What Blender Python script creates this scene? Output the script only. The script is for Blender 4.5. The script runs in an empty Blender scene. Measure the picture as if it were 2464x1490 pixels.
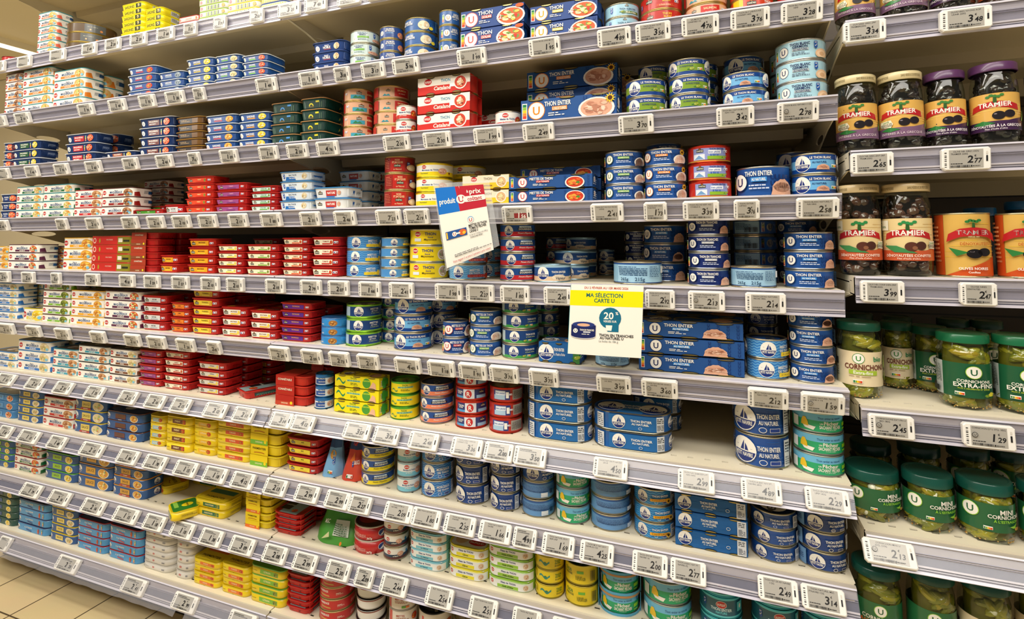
import bpy, math, random
from mathutils import Vector, Matrix
from mathutils.geometry import tessellate_polygon
PI=math.pi
sc=bpy.context.scene
COL=sc.collection
rnd=random.Random(7)

# ------------------------------------------------------------------ camera
CAMP=Vector((0,-1.0,1.0))
CR=((0.93625,-0.35055,0.02361),(0.35133,0.93477,-0.05265),(-0.00361,0.05759,0.99833))
FPX,CX,CY=1277.8,1232.0,503.55
cd=bpy.data.cameras.new('camera'); cam=bpy.data.objects.new('camera',cd); COL.objects.link(cam)
cd.sensor_width=36; cd.lens=FPX/2464*36; cd.shift_y=-241.45/2464; cd.clip_start=.02; cd.clip_end=60
cam.matrix_world=Matrix(((CR[0][0],CR[0][2],-CR[0][1],CAMP.x),(CR[1][0],CR[1][2],-CR[1][1],CAMP.y),(CR[2][0],CR[2][2],-CR[2][1],CAMP.z),(0,0,0,1)))
sc.camera=cam
# ------------------------------------------------------------------ world, lamps, exposure
sc.view_settings.view_transform='Standard'; sc.view_settings.look='None'; sc.view_settings.gamma=1.0
sc.view_settings.exposure=0.0; sc.view_settings.use_curve_mapping=False
wd=bpy.data.worlds.new('store_air'); sc.world=wd; wd.use_nodes=True
wd.node_tree.nodes['Background'].inputs[0].default_value=(1.0,0.93,0.84,1)
wd.node_tree.nodes['Background'].inputs[1].default_value=0.18
def area(name,loc,size,power,target,color=(1,.95,.87)):
    l=bpy.data.lights.new(name,'AREA'); l.shape='RECTANGLE'; l.size,l.size_y=size; l.energy=power; l.color=color
    o=bpy.data.objects.new(name,l); COL.objects.link(o); o.location=loc
    o.rotation_euler=(Vector(target)-Vector(loc)).to_track_quat('-Z','Y').to_euler(); return o
area('aisle_ceiling_light',(-0.9,-0.95,2.56),(3.6,.20),37,(-0.9,-0.55,0))
area('aisle_ceiling_light',(-0.9,-1.9,2.56),(5.2,.4),70,(-0.9,-0.6,.7))
area('cross_aisle_light',(-3.3,-1.5,1.9),(1.2,.4),11,(-3.9,.7,2.1))  # added fill light to brighten the far-left soffit, not a store fixture
sc.cycles.max_bounces=6; sc.cycles.transparent_max_bounces=12

# ------------------------------------------------------------------ small helpers
def lin(h):
    if isinstance(h,tuple): return h
    c=[int(h[i:i+2],16)/255 for i in (0,2,4)]
    return tuple(x/12.92 if x<=.04045 else ((x+.055)/1.055)**2.4 for x in c)
def ray(px,py):
    u=(px-CX)/FPX; v=(py-CY)/FPX
    return Vector((CR[0][0]*u+CR[0][1]-CR[0][2]*v, CR[1][0]*u+CR[1][1]-CR[1][2]*v, CR[2][0]*u+CR[2][1]-CR[2][2]*v))
def onY(px,py,Y):
    r=ray(px,py); return CAMP+r*((Y+1.0)/r.y)
def project(P):
    d=Vector(P)-CAMP
    x,y,z=(sum(CR[i][j]*d[i] for i in range(3)) for j in range(3))
    return CX+FPX*x/y, CY-FPX*z/y
def shelf_py(px,z):
    lo,hi=-3000.,4000.
    for _ in range(40):
        m=(lo+hi)/2
        if onY(px,m,0).z>z: lo=m
        else: hi=m
    return lo

MATS={}
def mat(name,rough=.35,metal=0,attr=True,color=None,spec=.5,coat=0,alpha=1,bump=None,trans=0,emit=None,ior=1.45):
    if name in MATS: return MATS[name]
    m=bpy.data.materials.new(name); m.use_nodes=True; nt=m.node_tree; b=nt.nodes['Principled BSDF']
    b.inputs['Roughness'].default_value=rough; b.inputs['Metallic'].default_value=metal
    b.inputs['Specular IOR Level'].default_value=spec; b.inputs['Coat Weight'].default_value=coat
    b.inputs['Coat Roughness'].default_value=.08; b.inputs['Alpha'].default_value=alpha
    b.inputs['Transmission Weight'].default_value=trans; b.inputs['IOR'].default_value=ior
    if attr:
        a=nt.nodes.new('ShaderNodeVertexColor'); a.layer_name='Col'; nt.links.new(a.outputs[0],b.inputs['Base Color'])
    if color: b.inputs['Base Color'].default_value=(*lin(color),1)
    if emit: b.inputs['Emission Color'].default_value=(*lin(color),1); b.inputs['Emission Strength'].default_value=emit
    if bump:
        n=nt.nodes.new('ShaderNodeTexNoise'); n.inputs['Scale'].default_value=bump[0]; n.inputs['Detail'].default_value=4
        bp=nt.nodes.new('ShaderNodeBump'); bp.inputs['Strength'].default_value=bump[1]; bp.inputs['Distance'].default_value=.001
        tc=nt.nodes.new('ShaderNodeTexCoord'); nt.links.new(tc.outputs['Object'],n.inputs['Vector'])
        nt.links.new(n.outputs[0],bp.inputs['Height']); nt.links.new(bp.outputs[0],b.inputs['Normal'])
    MATS[name]=m; return m
PRINT=mat('printed_tinplate',.3,0,spec=.5,coat=.25)
CARTON=mat('printed_carton',.5,0,spec=.35)
METAL=mat('tin_metal',.28,.9)
PLAST=mat('moulded_plastic',.33,0,spec=.45,bump=(60,.08))
def mixglass():
    m=bpy.data.materials.new('jar_glass'); m.use_nodes=True; nt=m.node_tree; nt.nodes.clear()
    o=nt.nodes.new('ShaderNodeOutputMaterial'); t=nt.nodes.new('ShaderNodeBsdfTransparent'); g=nt.nodes.new('ShaderNodeBsdfGlossy')
    t.inputs[0].default_value=(.93,.97,.92,1); g.inputs['Roughness'].default_value=.04
    lw=nt.nodes.new('ShaderNodeLayerWeight'); lw.inputs[0].default_value=.5; pw=nt.nodes.new('ShaderNodeMath'); pw.operation='POWER'; pw.inputs[1].default_value=3.2
    f=nt.nodes.new('ShaderNodeMath'); f.operation='MULTIPLY_ADD'; f.inputs[1].default_value=.7; f.inputs[2].default_value=.045; nt.links.new(lw.outputs['Facing'],pw.inputs[0]); nt.links.new(pw.outputs[0],f.inputs[0]); mx=nt.nodes.new('ShaderNodeMixShader')
    nt.links.new(f.outputs[0],mx.inputs[0]); nt.links.new(t.outputs[0],mx.inputs[1]); nt.links.new(g.outputs[0],mx.inputs[2]); nt.links.new(mx.outputs[0],o.inputs[0]); return m
GLASS=mixglass()

class MB:
    """collects polygons with flat print colours, then builds one mesh"""
    def __init__(s): s.v=[];s.f=[];s.c=[];s.m=[];s.n=[];s.hasn=False
    def verts(s,vs,ns=None):
        i=len(s.v); s.v+= [tuple(x) for x in vs]
        if ns is None: s.n+=[(0,0,0)]*len(vs)
        else: s.n+=[tuple(x) for x in ns]; s.hasn=True
        return i
    def face(s,idx,col,m=0): s.f.append(tuple(idx)); s.c.append(col); s.m.append(m)
    def poly(s,vs,col,m=0):
        i=s.verts(vs); s.face(range(i,i+len(vs)),col,m)
    def box(s,x0,x1,y0,y1,z0,z1,col,m=0):
        i=s.verts([(x,y,z) for z in(z0,z1) for y in(y0,y1) for x in(x0,x1)])
        for q in((0,2,3,1),(4,5,7,6),(0,1,5,4),(2,6,7,3),(0,4,6,2),(1,3,7,5)): s.face([i+k for k in q],col,m)
    def prism(s,poly,x0,x1,col,m=0,axis='x'):
        # poly of (y,z) extruded along x
        n=len(poly); i=s.verts([(x0,a,b) for a,b in poly]+[(x1,a,b) for a,b in poly])
        for k in range(n):
            j=(k+1)%n; s.face((i+k,i+j,i+n+j,i+n+k),col,m)
        for t in tessellate_polygon([[Vector((a,b,0)) for a,b in poly]]):
            s.face([i+q for q in t],col,m); s.face([i+n+q for q in reversed(t)],col,m)
    def build(s,name,mats,smooth=True,ang=38):
        me=bpy.data.meshes.new(name); me.from_pydata(s.v,[],s.f)
        for m in mats: me.materials.append(m)
        me.polygons.foreach_set('material_index',s.m)
        ca=me.color_attributes.new('Col','FLOAT_COLOR','CORNER')
        buf=[]
        for f,c in zip(s.f,s.c):
            q=(*lin(c),1.0); buf.extend(q*len(f))
        ca.data.foreach_set('color',buf)
        me.update()
        if smooth:
            me.polygons.foreach_set('use_smooth',[True]*len(s.f)); me.set_sharp_from_angle(angle=math.radians(ang))
        if s.hasn: me.normals_split_custom_set_from_vertices(s.n)
        return me
def ob(name,me,parent=None,loc=(0,0,0),rz=0,**pr):
    o=bpy.data.objects.new(name,me); COL.objects.link(o); o.location=loc; o.rotation_euler[2]=rz
    if parent: o.parent=parent
    for k,v in pr.items(): o[k]=v
    return o

# ------------------------------------------------------------------ lettering
FC={}
for bold in (0,1):
    fc=bpy.data.curves.new('lettering','FONT'); fc.resolution_u=2; fc.offset=.021 if bold else 0.008; fc.fill_mode='BOTH'; fc.dimensions='2D'
    FC[bold]=(fc,bpy.data.objects.new('lettering',fc))
TC={}
def glyphs(t,bold):
    k=(t,bold)
    if k not in TC:
        c,o=FC[bold]; c.body=t; me=o.to_mesh()
        vs=[(v.co.x,v.co.y) for v in me.vertices]; fs=[tuple(p.vertices) for p in me.polygons]; o.to_mesh_clear()
        if vs:
            x0=min(v[0] for v in vs); x1=max(v[0] for v in vs)
            # cap height of the built-in face is about 0.73
            vs=[((x-(x0+x1)/2),y) for x,y in vs]; TC[k]=(vs,fs,x1-x0)
        else: TC[k]=([],[],0)
    return TC[k]
# ------------------------------------------------------------------ art: primitives in mm-like units -> 2D polygons
def circ(cx,cz,rx,rz,n=20,a0=0,a1=2*PI):
    full=abs(a1-a0-2*PI)<1e-6; m=n if full else n+1
    return [(cx+rx*math.cos(a0+(a1-a0)*i/n),cz+rz*math.sin(a0+(a1-a0)*i/n)) for i in range(m)]
def ccw(out):
    res=[]
    for vs,fs,col in out:
        g=[]
        for f in fs:
            a=sum(vs[f[i]][0]*vs[f[(i+1)%len(f)]][1]-vs[f[(i+1)%len(f)]][0]*vs[f[i]][1] for i in range(len(f)))
            g.append(tuple(f) if a>0 else tuple(reversed(f)))
        res.append((vs,g,col))
    return res
def flat(prims,W,H):
    """prims use u (fraction of width W) and v (fraction of height H); radii are fractions of H -> [(verts2d,faces,col)]"""
    out=[]
    for p in prims:
        k=p[0]
        if k=='r':
            _,a,b,c,d,col=p; vs=[(a*W,b*H),(c*W,b*H),(c*W,d*H),(a*W,d*H)]; out.append((vs,[(0,1,2,3)],col))
        elif k=='e':
            _,cx,cz,rx,rz,col=p[:6]; vs=circ(cx*W,cz*H,rx*H,rz*H); out.append((vs,[tuple(range(len(vs)))],col))
        elif k=='h': # circle segment between angles
            _,cx,cz,r,a0,a1,col=p; vs=circ(cx*W,cz*H,r*H,r*H,16,math.radians(a0),math.radians(a1)); out.append((vs,[tuple(range(len(vs)))],col))
        elif k=='p': # polygon, u/v about a centre in units of H
            _,cx,cz,pts,sc_,col=p; vs=[(cx*W+x*sc_*H,cz*H+z*sc_*H) for x,z in pts]
            fs=[tuple(t) for t in tessellate_polygon([[Vector((a,b,0)) for a,b in vs]])]; out.append((vs,fs,col))
        elif k=='t':
            _,cx,cz,hh,t,col=p[:6]; mw=p[6] if len(p)>6 else None; bold=p[7] if len(p)>7 else 1; sl=p[8] if len(p)>8 else 0; rot=p[9] if len(p)>9 else 0
            vs,fs,wd_=glyphs(t,bold)
            if not vs: continue
            s=hh*H/.70; sx=s
            if mw is not None and wd_*s>abs(mw)*W: sx=abs(mw)*W/wd_
            cr,sr=math.cos(rot),math.sin(rot); q=[]
            for x,y in vs:
                y2=(y-.35)*s; x2=x*sx+sl*y2; q.append((cx*W+x2*cr-y2*sr,cz*H+x2*sr+y2*cr))
            out.append((q,fs,col))
        elif k=='m': # rows of small print
            _,a,b,c,d,col,n=p; r=random.Random(int(a*991+b*37+n))
            for i in range(n):
                z1=b+(d-b)*(i+.72)/n; z0=b+(d-b)*(i+.28)/n; x=a
                while x<c-.001:
                    l=r.uniform(.015,.07)*(1 if c-a<.5 else 1.4); e=min(c,x+l)
                    out.append(([(x*W,z0*H),(e*W,z0*H),(e*W,z1*H),(x*W,z1*H)],[(0,1,2,3)],col)); x=e+.012
                    if i==n-1 and x>a+(c-a)*.65: break
        elif k=='b': # bar code
            _,a,b,c,d,col=p; r=random.Random(5); x=a; st=(c-a)/26
            while x<c:
                e=min(c,x+st*r.choice((.5,.5,1,1.5))); out.append(([(x*W,b*H),(e*W,b*H),(e*W,d*H),(x*W,d*H)],[(0,1,2,3)],col)); x=e+st*r.choice((.5,.7,1))
        elif k=='w': # wavy stripe from a to c
            _,a,c,z,am,th,col,nw=p; n=int(nw*8); up=[];dn=[]
            for i in range(n+1):
                x=a+(c-a)*i/n; zz=z+am*math.sin(2*PI*nw*i/n); up.append((x*W,(zz+th)*H)); dn.append((x*W,(zz-th)*H))
            vs=up+dn; fs=[(i,i+n+1,i+n+2,i+1) for i in range(n)]; out.append((vs,fs,col))
    return ccw(out)
def cut(poly,xs):
    """split a 2D polygon (list of (x,z)) at the vertical lines xs"""
    res=[];cur=poly
    for X in xs:
        mn=min(p[0] for p in cur); mx=max(p[0] for p in cur)
        if X<=mn+1e-7: continue
        if X>=mx-1e-7: break
        L=[];R=[]
        for i,(a,b) in enumerate(zip(cur,cur[1:]+cur[:1])):
            if a[0]<=X: L.append(a)
            if a[0]>=X: R.append(a)
            if (a[0]<X<b[0]) or (b[0]<X<a[0]):
                t=(X-a[0])/(b[0]-a[0]); q=(X,a[1]+t*(b[1]-a[1])); L.append(q);R.append(q)
        if len(L)>2: res.append(L)
        cur=R
        if len(cur)<3: return res
    res.append(cur); return res

# ------------------------------------------------------------------ outlines (front centre at s=0, front faces -Y, +s runs to +X)
class Outline:
    def __init__(s,kind,w,d,r=0,seg=56):
        pts=[]
        if kind=='round':
            rr=w/2
            for i in range(seg+1):
                a=-PI+2*PI*i/seg; pts.append((rr*math.sin(a),-rr*math.cos(a),math.sin(a),-math.cos(a)))
        else:
            hw,hd=w/2,d/2; r=min(r,hw*.999,hd*.999); k=6
            def corner(cx,cy,a0):
                return [(cx+r*math.cos(a0+PI/2*i/k),cy+r*math.sin(a0+PI/2*i/k),math.cos(a0+PI/2*i/k),math.sin(a0+PI/2*i/k)) for i in range(k+1)]
            pts=[(0,hd,0,1)]
            pts+=corner(-hw+r,hd-r,PI/2)+corner(-hw+r,-hd+r,PI)+corner(hw-r,-hd+r,1.5*PI)+corner(hw-r,hd-r,0)
            pts+=[(0,hd,0,1)]
        # drop duplicates
        q=[pts[0]]
        for p in pts[1:]:
            if math.hypot(p[0]-q[-1][0],p[1]-q[-1][1])>1e-7: q.append(p)
        s.p=q; L=[0]
        for a,b in zip(q,q[1:]): L.append(L[-1]+math.hypot(a[0]-b[0],a[1]-b[1]))
        t=L[-1]; 
        s.s=[l-t/2 for l in L]; s.tot=t; s.w=w;s.d=d;s.kind=kind
    def at(s,x,off,sc_=1):
        h=s.tot/2; x=(x+h)%(s.tot)-h if not -h<=x<=h else x
        import bisect
        i=min(max(bisect.bisect_right(s.s,x)-1,0),len(s.s)-2); a,b=s.p[i],s.p[i+1]
        t=(x-s.s[i])/(s.s[i+1]-s.s[i])
        nx=a[2]+(b[2]-a[2])*t; ny=a[3]+(b[3]-a[3])*t
        return (a[0]+(b[0]-a[0])*t)*sc_+nx*off,(a[1]+(b[1]-a[1])*t)*sc_+ny*off,nx,ny
def ringset(mb,ol,prof,cols,m,cap0=True,cap1=True,taper=0,H=1):
    """prof: list of (z,inset,matindex,col) rings from bottom to top"""
    P=ol.p[:-1]; n=len(P); rows=[]
    for (z,ins) in prof:
        k=1-taper*(1-z/H) if taper else 1
        rows.append(mb.verts([(p[0]*k-p[2]*ins,p[1]*k-p[3]*ins,z) for p in P]))
    for j in range(len(prof)-1):
        c=cols[j] if isinstance(cols,list) else cols; mm=m[j] if isinstance(m,list) else m
        for i in range(n):
            k=(i+1)%n; mb.face((rows[j]+i,rows[j]+k,rows[j+1]+k,rows[j+1]+i),c,mm)
    c0=cols[0] if isinstance(cols,list) else cols; c1=cols[-1] if isinstance(cols,list) else cols
    m0=m[0] if isinstance(m,list) else m; m1=m[-1] if isinstance(m,list) else m
    if cap0: mb.face([rows[0]+i for i in reversed(range(n))],c0,m0)
    if cap1: mb.face([rows[-1]+i for i in range(n)],c1,m1)
def wrap(mb,ol,prims,W,H,z0,off0=.00025,rot=0,ms=0,taper=0,HT=1,shift=0,step=.00006,clipw=None,ins=0):
    """lay flat art on the side wall; W,H in metres"""
    layer=0; st=ol.s[1:-1]
    for vs,fs,col in flat(prims,W,H):
        layer+=1; off=off0+step*min(layer,60)-ins
        vs=[(x+shift+rot,z) for x,z in vs]
        for f in fs:
            poly=[vs[i] for i in f]
            mn=min(p[0] for p in poly)
            k=math.floor((mn+ol.tot/2)/ol.tot)
            if k: poly=[(x-k*ol.tot,z) for x,z in poly]
            mx=max(p[0] for p in poly)
            xs=st if mx<=ol.tot/2 else st+[ol.s[-1]]+[x+ol.tot for x in st]
            for q in cut(poly,xs):
                V=[];N=[]
                for x,z in q:
                    z=min(max(z,0),H); zz=z0+z
                    kk=1-taper*(1-zz/HT) if taper else 1
                    a,b,nx,ny=ol.at(x,off,kk); V.append((a,b,zz)); N.append((nx,ny,0))
                i=mb.verts(V,N); mb.face(range(i,i+len(q)),col,ms)
def lay(mb,prims,W,D,z,off0=.0002,ms=0,rz=0,step=.00005,cx=0,cy=0):
    """art on a horizontal top face; u across, v towards the back, both 0..1-ish about the centre"""
    layer=0; c,s_=math.cos(rz),math.sin(rz)
    for vs,fs,col in flat(prims,W,D):
        layer+=1; i=mb.verts([(cx+x*c-y*s_,cy+x*s_+y*c,z+off0+step*layer) for x,y in vs])
        for f in fs: mb.face([i+k for k in f],col,ms)
def plate(mb,prims,W,H,fn,off0=.0002,step=.00005,ms=0):
    """art on any flat plate: fn(x,z,off)->point"""
    layer=0
    for vs,fs,col in flat(prims,W,H):
        layer+=1; i=mb.verts([fn(x,z,off0+step*layer) for x,z in vs])
        for f in fs: mb.face([i+k for k in f],col,ms)
# ------------------------------------------------------------------ printed marks
WH='f4f1e8'; NAVY='0f2470'; RED='c4161c'; GOLD='c9a24a'; BLK='17181a'
def ulogo(u,v,r,c='17245c',ring=None):
    o=[]
    if ring: o.append(('e',u,v,r*1.1,r*1.1,ring))
    return o+[('e',u,v,r,r,WH),('t',u,v,r*1.0,'U',c,None,1)]
SAIL1=[(-.32,-.05),(.02,-.05),(.06,.78),(-.1,.45)]
SAIL2=[(.1,-.05),(.42,-.05),(.3,.3),(.14,.55)]
def pn(u,v,r,c='0f2c78'):
    return [('e',u,v,r*1.06,r*1.06,WH),('h',u,v,r*.98,188,352,c),('p',u,v,SAIL1,r,c),('p',u,v,SAIL2,r,c),('r0',)][:4]+[
      ('p',u,v,[(-.5,-.06),(.5,-.06),(.42,-.14),(-.42,-.14)],r,WH),('p',u,v,[(-.75,.3),(-.6,.25),(-.45,.32),(-.6,.28)],r,c),
      ('p',u,v,[(.55,.15),(.65,.1),(.8,.16),(.66,.12)],r,c),('tw',u,v-r*.38,r*.32,'PETIT NAVIRE',WH,r*1.55)]
def saup(u,v,r,c=RED,w=2.3):
    return [('e',u,v,r*w*.5,r,WH),('e',u,v,r*w*.47,r*.9,c),('p',u,v,[(-w*.47,-.5),(-w*.28,-.35),(-w*.42,0)],r,c),('tw',u,v,r*.62,'SAUPIQUET',WH,r*w*.78)]
def conn(u,v,r,w=2.6,c='16201a'):
    return [('p',u,v,[(-w/2,-.55),(w/2,-.55),(w/2,.5),(.5,.5),(.35,1.0),(-.35,1.0),(-.5,.5),(-w/2,.5)],r,c),
      ('p',u,v,[(-.22,.55),(.22,.55),(.3,.85),(0,.7),(-.3,.85)],r,'d97b1e'),('tw',u,v,r*.52,'CONNÉTABLE','e8e4d0',r*w*.9)]
def nutri(u,v,h,k=0,vert=0,mono=0):
    cs=['157a45','83b532','f4c414','e8842a','d63c22']; o=[]
    if mono: cs=['1a3c8c']*5
    if vert:
        o.append(('p',u,v,[(-.32,-1),(.32,-1),(.32,1),(-.32,1)],h,WH))
        for i,c in enumerate(cs):
            z=.72-i*.36; o.append(('p',u,v,[(-.24,z-.17),(.24,z-.17),(.24,z+.17),(-.24,z+.17)],h,c))
    else:
        o.append(('p',u,v,[(-1.05,-.42),(1.05,-.42),(1.05,.55),(-1.05,.55)],h,WH))
        for i,c in enumerate(cs):
            x=-.76+i*.38; o.append(('p',u,v,[(x-.19,-.32),(x+.19,-.32),(x+.19,.25),(x-.19,.25)],h,c))
        x=-.76+k*.38; o+= [('p',u,v,[(x-.24,-.38),(x+.24,-.38),(x+.24,.32),(x-.24,.32)],h,WH),('p',u,v,[(x-.19,-.32),(x+.19,-.32),(x+.19,.27),(x-.19,.27)],h,cs[k])]
    return o
def flag(u,v,h): return [('p',u,v,[(-.9,-.45),(.9,-.45),(.9,.45),(-.9,.45)],h,'dfe3ea'),('p',u,v,[(-.75,-.3),(-.25,-.3),(-.25,.12),(-.75,.12)],h,'1a3f8f'),('p',u,v,[(.25,-.3),(.75,-.3),(.75,.12),(.25,.12)],h,'c1272d')]
def msc(u,v,h): return [('p',u,v,[(-.45,1),(.45,1),(.45,-.5),(0,-.95),(-.45,-.5)],h,'1c4fa0'),('p',u,v,[(-.3,-.1),(-.1,-.35),(.32,.25),(.25,.3),(-.1,-.15),(-.22,0)],h,WH),('p',u,v,[(-.3,.8),(.3,.8),(.3,.72),(-.3,.72)],h,WH),('p',u,v,[(-.3,.6),(.2,.6),(.2,.52),(-.3,.52)],h,WH)]
def blob(u,v,rx,rz,cs,seed=1,n=14):
    r=random.Random(seed); o=[('e',u,v,rx,rz,cs[0])]
    for i in range(n):
        a=r.uniform(0,2*PI); q=r.uniform(.1,.7); bx,bz=rx*r.uniform(.14,.34),rz*r.uniform(.14,.34); t=r.uniform(0,3); m=r.choice((5,6,7))
        o.append(('p2',u,v,rx*q*math.cos(a),rz*q*math.sin(a),[(bx*r.uniform(.6,1.1)*math.cos(t+2*PI*j/m),bz*r.uniform(.6,1.1)*math.sin(t+2*PI*j/m)) for j in range(m)],r.choice(cs[1:])))
    return o
TUNA=['d9a488','e5b79c','c98f74','f0cdb6','b87c62']
def tuna(u,v,rx,rz,s=1):
    r=random.Random(s+9); fl=[]
    for i in range(12):
        x=r.uniform(-.75,.75)*rx; z=r.uniform(-.8,.25)*rz; l=rx*r.uniform(.12,.3); t=rz*.045; dz=rz*r.uniform(-.12,.2)
        fl.append(('p2',u,v,x,z,[(-l,-t),(0,dz-t),(l,-t),(l,t),(0,dz+t),(-l,t)],r.choice(['a86f52','f4d6c0','b87c62'])))
    return _tuna(u,v,rx,rz,s)+fl
def _tuna(u,v,rx,rz,s=1): return [('p',u,v,[(rx*math.cos(PI*j/14)*(1,.95,1.03)[j%3],-rz+1.9*rz*math.sin(PI*j/14)**.8*(1,.93,1.02,.97)[j%4]) for j in range(15)],1,'dba98e')]+blob(u,v-.1*rz,rx*.8,rz*.6,TUNA,s,22)
def plate_(u,v,r,cs,s=1): return [('e',u,v,r,r*.98,'efeadf')]+blob(u,v,r*.85,r*.82,cs,s,24)
def sunf(u,v,r):
    o=[]
    for i in range(11):
        a=2*PI*i/11; o.append(('p',u,v,[(math.cos(a)*.3-math.sin(a)*.2,math.sin(a)*.3+math.cos(a)*.2),(math.cos(a)*1,math.sin(a)*1),(math.cos(a)*.3+math.sin(a)*.2,math.sin(a)*.3-math.cos(a)*.2)],r,'f3b91b' if i%2 else 'f7cc2d'))
    return o+[('e',u,v,r*.42,r*.42,'4a2a12')]
def olives(u,v,r,c='9aa83a',leaf=1):
    o=[]
    if leaf: o+= [('p',u,v,[(-2.4,-.3),(-1.2,.25),(-.4,0),(-1.2,-.45)],r,'2f7d3b'),('p',u,v,[(1,.2),(2,1.4),(2.3,1.2),(1.4,-.1)],r,'58a648')]
    return o+[('e2',u,v,0,0,r,r*.72,c),('e2',u,v,r*.95,r*.3,r*.8,r*.6,c),('e2',u,v,-r*.3,r*.25,r*.22,r*.12,'e8e6c8')]
def band(z0,z1,c): return ('r',-3,z0,3,z1,c)
def upat(u0,u1,v0,v1,c,h=.17):
    o=[];n=max(2,int((u1-u0)/.085))
    for j in range(max(1,int((v1-v0)/(h*1.35)))):
        for i in range(n): o.append(('t',u0+(u1-u0)*(i+.5)/n,v0+h*.7+j*h*1.35,h,'U',c,None,1))
    return o
def fix(prims,W,H):
    """expand helper primitives that mix units"""
    o=[]
    for p in prims:
        if p[0]=='tw': o.append(('t',p[1],p[2],p[3],p[4],p[5],p[6]*H/W,p[7] if len(p)>7 else 1))
        elif p[0]=='e2': o.append(('e',p[1]+p[3]*H/W,p[2]+p[4],p[5],p[6],p[7]))
        elif p[0]=='p2': o.append(('p',p[1]+p[3]*H/W,p[2]+p[4],p[5],1,p[6]))
        else: o.append(p)
    return o
_flat0=flat
def flat(prims,W,H):
    return _flat0(fix(prims,W,H),W,H)
def T(u,v,h,t,c,mw=None,b=1,sl=0): return ('t',u,v,h,t,c,mw,b,sl)

# ------------------------------------------------------------------ designs.  u runs across the front (-.5 .. .5), v from the bottom to the top
FOOD={'carrot':['d8b06a','e58b2c','f0d27a','b9c45a','f3e3b0'],'curry':['e0a23c','f0c95a','c97a2a','f3dc9a'],'fish':['c08a5a','e3b98a','a9683c','f0d8b8'],'prawn':['e2603a','f0a070','c93a22','f4c8a0'],
 'cream':['e3d0a0','f2e6c4','c9b27a','b8c070'],'tomato':['c93a22','e8642c','f0a03c','4f8a2f'],'olive':['7f8c34','b3b84e','5b6a22'],'nut':['a9744a','d8b08a','7a4a28','5f9fc0'],'lemon':['f0d23a','f7ec9a','d9b02a','f4f0d0'],'grey':['8fa0ac','c3ccd2','5f7080'],'mixed':['d8643a','e8c45a','6f9a4a','c93a2a','f0e0b0']}
D={}
def saupbox(k,lid,bandc,txt,food,desc,lidname,ctxt=WH):
    a=[('r',-.49,.02,.5,.97,WH)]+saup(-.36,.52,.3)+[T(.0,.78,.13,'Filets de','2a4a80',.2,0),T(.0,.56,.26,'MAQUEREAUX','1f4f86',.38),
      ('r',-.22,.1,.24,.36,bandc),T(.01,.23,.16,txt,ctxt,.36)]+blob(.35,.48,.72,.46,FOOD[food],len(k),18)+[('e',.44,.28,.14,.14,'7fc0d8')]
    side=[('r',.0,.02,1,.97,WH),('p',.03,.25,[(-.6,-.2),(.7,-.25),(.5,.35),(-.2,.25)],1,bandc),('m',.42,.35,.85,.75,'4a5a70',3),('p',.72,.5,[(-.3,-.18),(.3,-.18),(.3,.18),(-.3,.18)],1,'1f4f86')]
    D[k]=dict(form='tin',base=WH,lid=lid,art=a,side=side,desc=desc,cat='fish tin',r=.014,top=[('r',-.42,-.4,.42,.4,'3a3432'),('e',-.1,0,.22,.22,WH),T(-.1,0,.1,'SAUPIQUET',RED,.3)]+blob(.2,.05,.25,.25,FOOD[food],3,8))
saupbox('sbTeal','2b8f96','e8862c','CATALANE','carrot','white tin with teal lid, orange band','teal')
saupbox('sbPink','3a97a0','ea6f55','PROVENÇALE','carrot','white tin with teal lid, pink band','teal')
saupbox('sbBrn','6b3426','e8862c','CURRY','nut','white tin with brown lid, orange band','brown')
saupbox('sbGrn','2b8f96','1f6b3a','À LA MOUTARDE','carrot','white tin with teal lid, green band','teal')
saupbox('sbRed','b02428','c41f26','TOMATE','fish','white tin with red lid and band','red')
saupbox('sbMar','4a1c1c','96241f','PIMENT','nut','white tin with maroon lid and band','maroon')
saupbox('sbVio','4d2038','5a2444','ESCABÈCHE','mixed','white tin with purple lid and band','purple')
saupbox('sbYel','e8b01f','f0a91c','CITRON','curry','white tin with yellow lid, amber band','yellow')
saupbox('sbBlu','2f7cc0','2a74c4','VIN BLANC','cream','white tin with blue lid and band','blue')
saupbox('sbSky','2a2c30','3aa0b8','AU NATUREL','fish','white tin with dark lid, aqua band','dark')
saupbox('sbAqu','2a8fa8','3aa0b8','GRILLÉS','fish','white tin with teal lid, aqua band','teal')
saupbox('sbCho','3a2a24','7a4a34','POIVRE','cream','white tin with dark lid, brown band','dark')
saupbox('sbLim','5a3a20','7cb52e','BASILIC','olive','white tin with brown lid, lime band','brown')
saupbox('sbLmT','9cc83a','8fc63a','OLIVE','cream','white tin with lime lid, lime band','lime')
saupbox('sbLmY','e3cf2a','d9c42a','CITRON','lemon','white tin with yellow lid, green text','yellow')
saupbox('sbForest','8a1c1c','1f6b3a','À LA PROVENÇALE','mixed','white tin with green corner band','green')
def utray(k,lab,txt,food,desc,lc='24407f',rim='dfe3e6',body='1d3566'):
    a=ulogo(-.37,.45,.3)+[('r',-.22,.12,.13,.8,lab),T(-.05,.62,.2,txt,WH,.3),('m',-.19,.2,.1,.42,WH,1)]+nutri(.19,.45,.33,1,1)+blob(.35,.48,.55,.42,FOOD[food],len(k)+3,14)+[('p',.34,.5,[(-.9,-.5),(.5,.7),(.9,.6),(-.5,-.7)],.4,FOOD[food][1])]
    side=[('m',.3,.3,.8,.7,'9fb2d8',3)]
    D[k]=dict(form='tray',base=body,lid=rim,art=a,side=side,desc=desc,cat='fish tray',film='cfd6dd')
utray('uRed','c4262c','MAQUEREAU','prawn','navy tray with red label')
utray('uGrn','2c5c34','MAQUEREAU','lemon','navy tray with dark green label')
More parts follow.
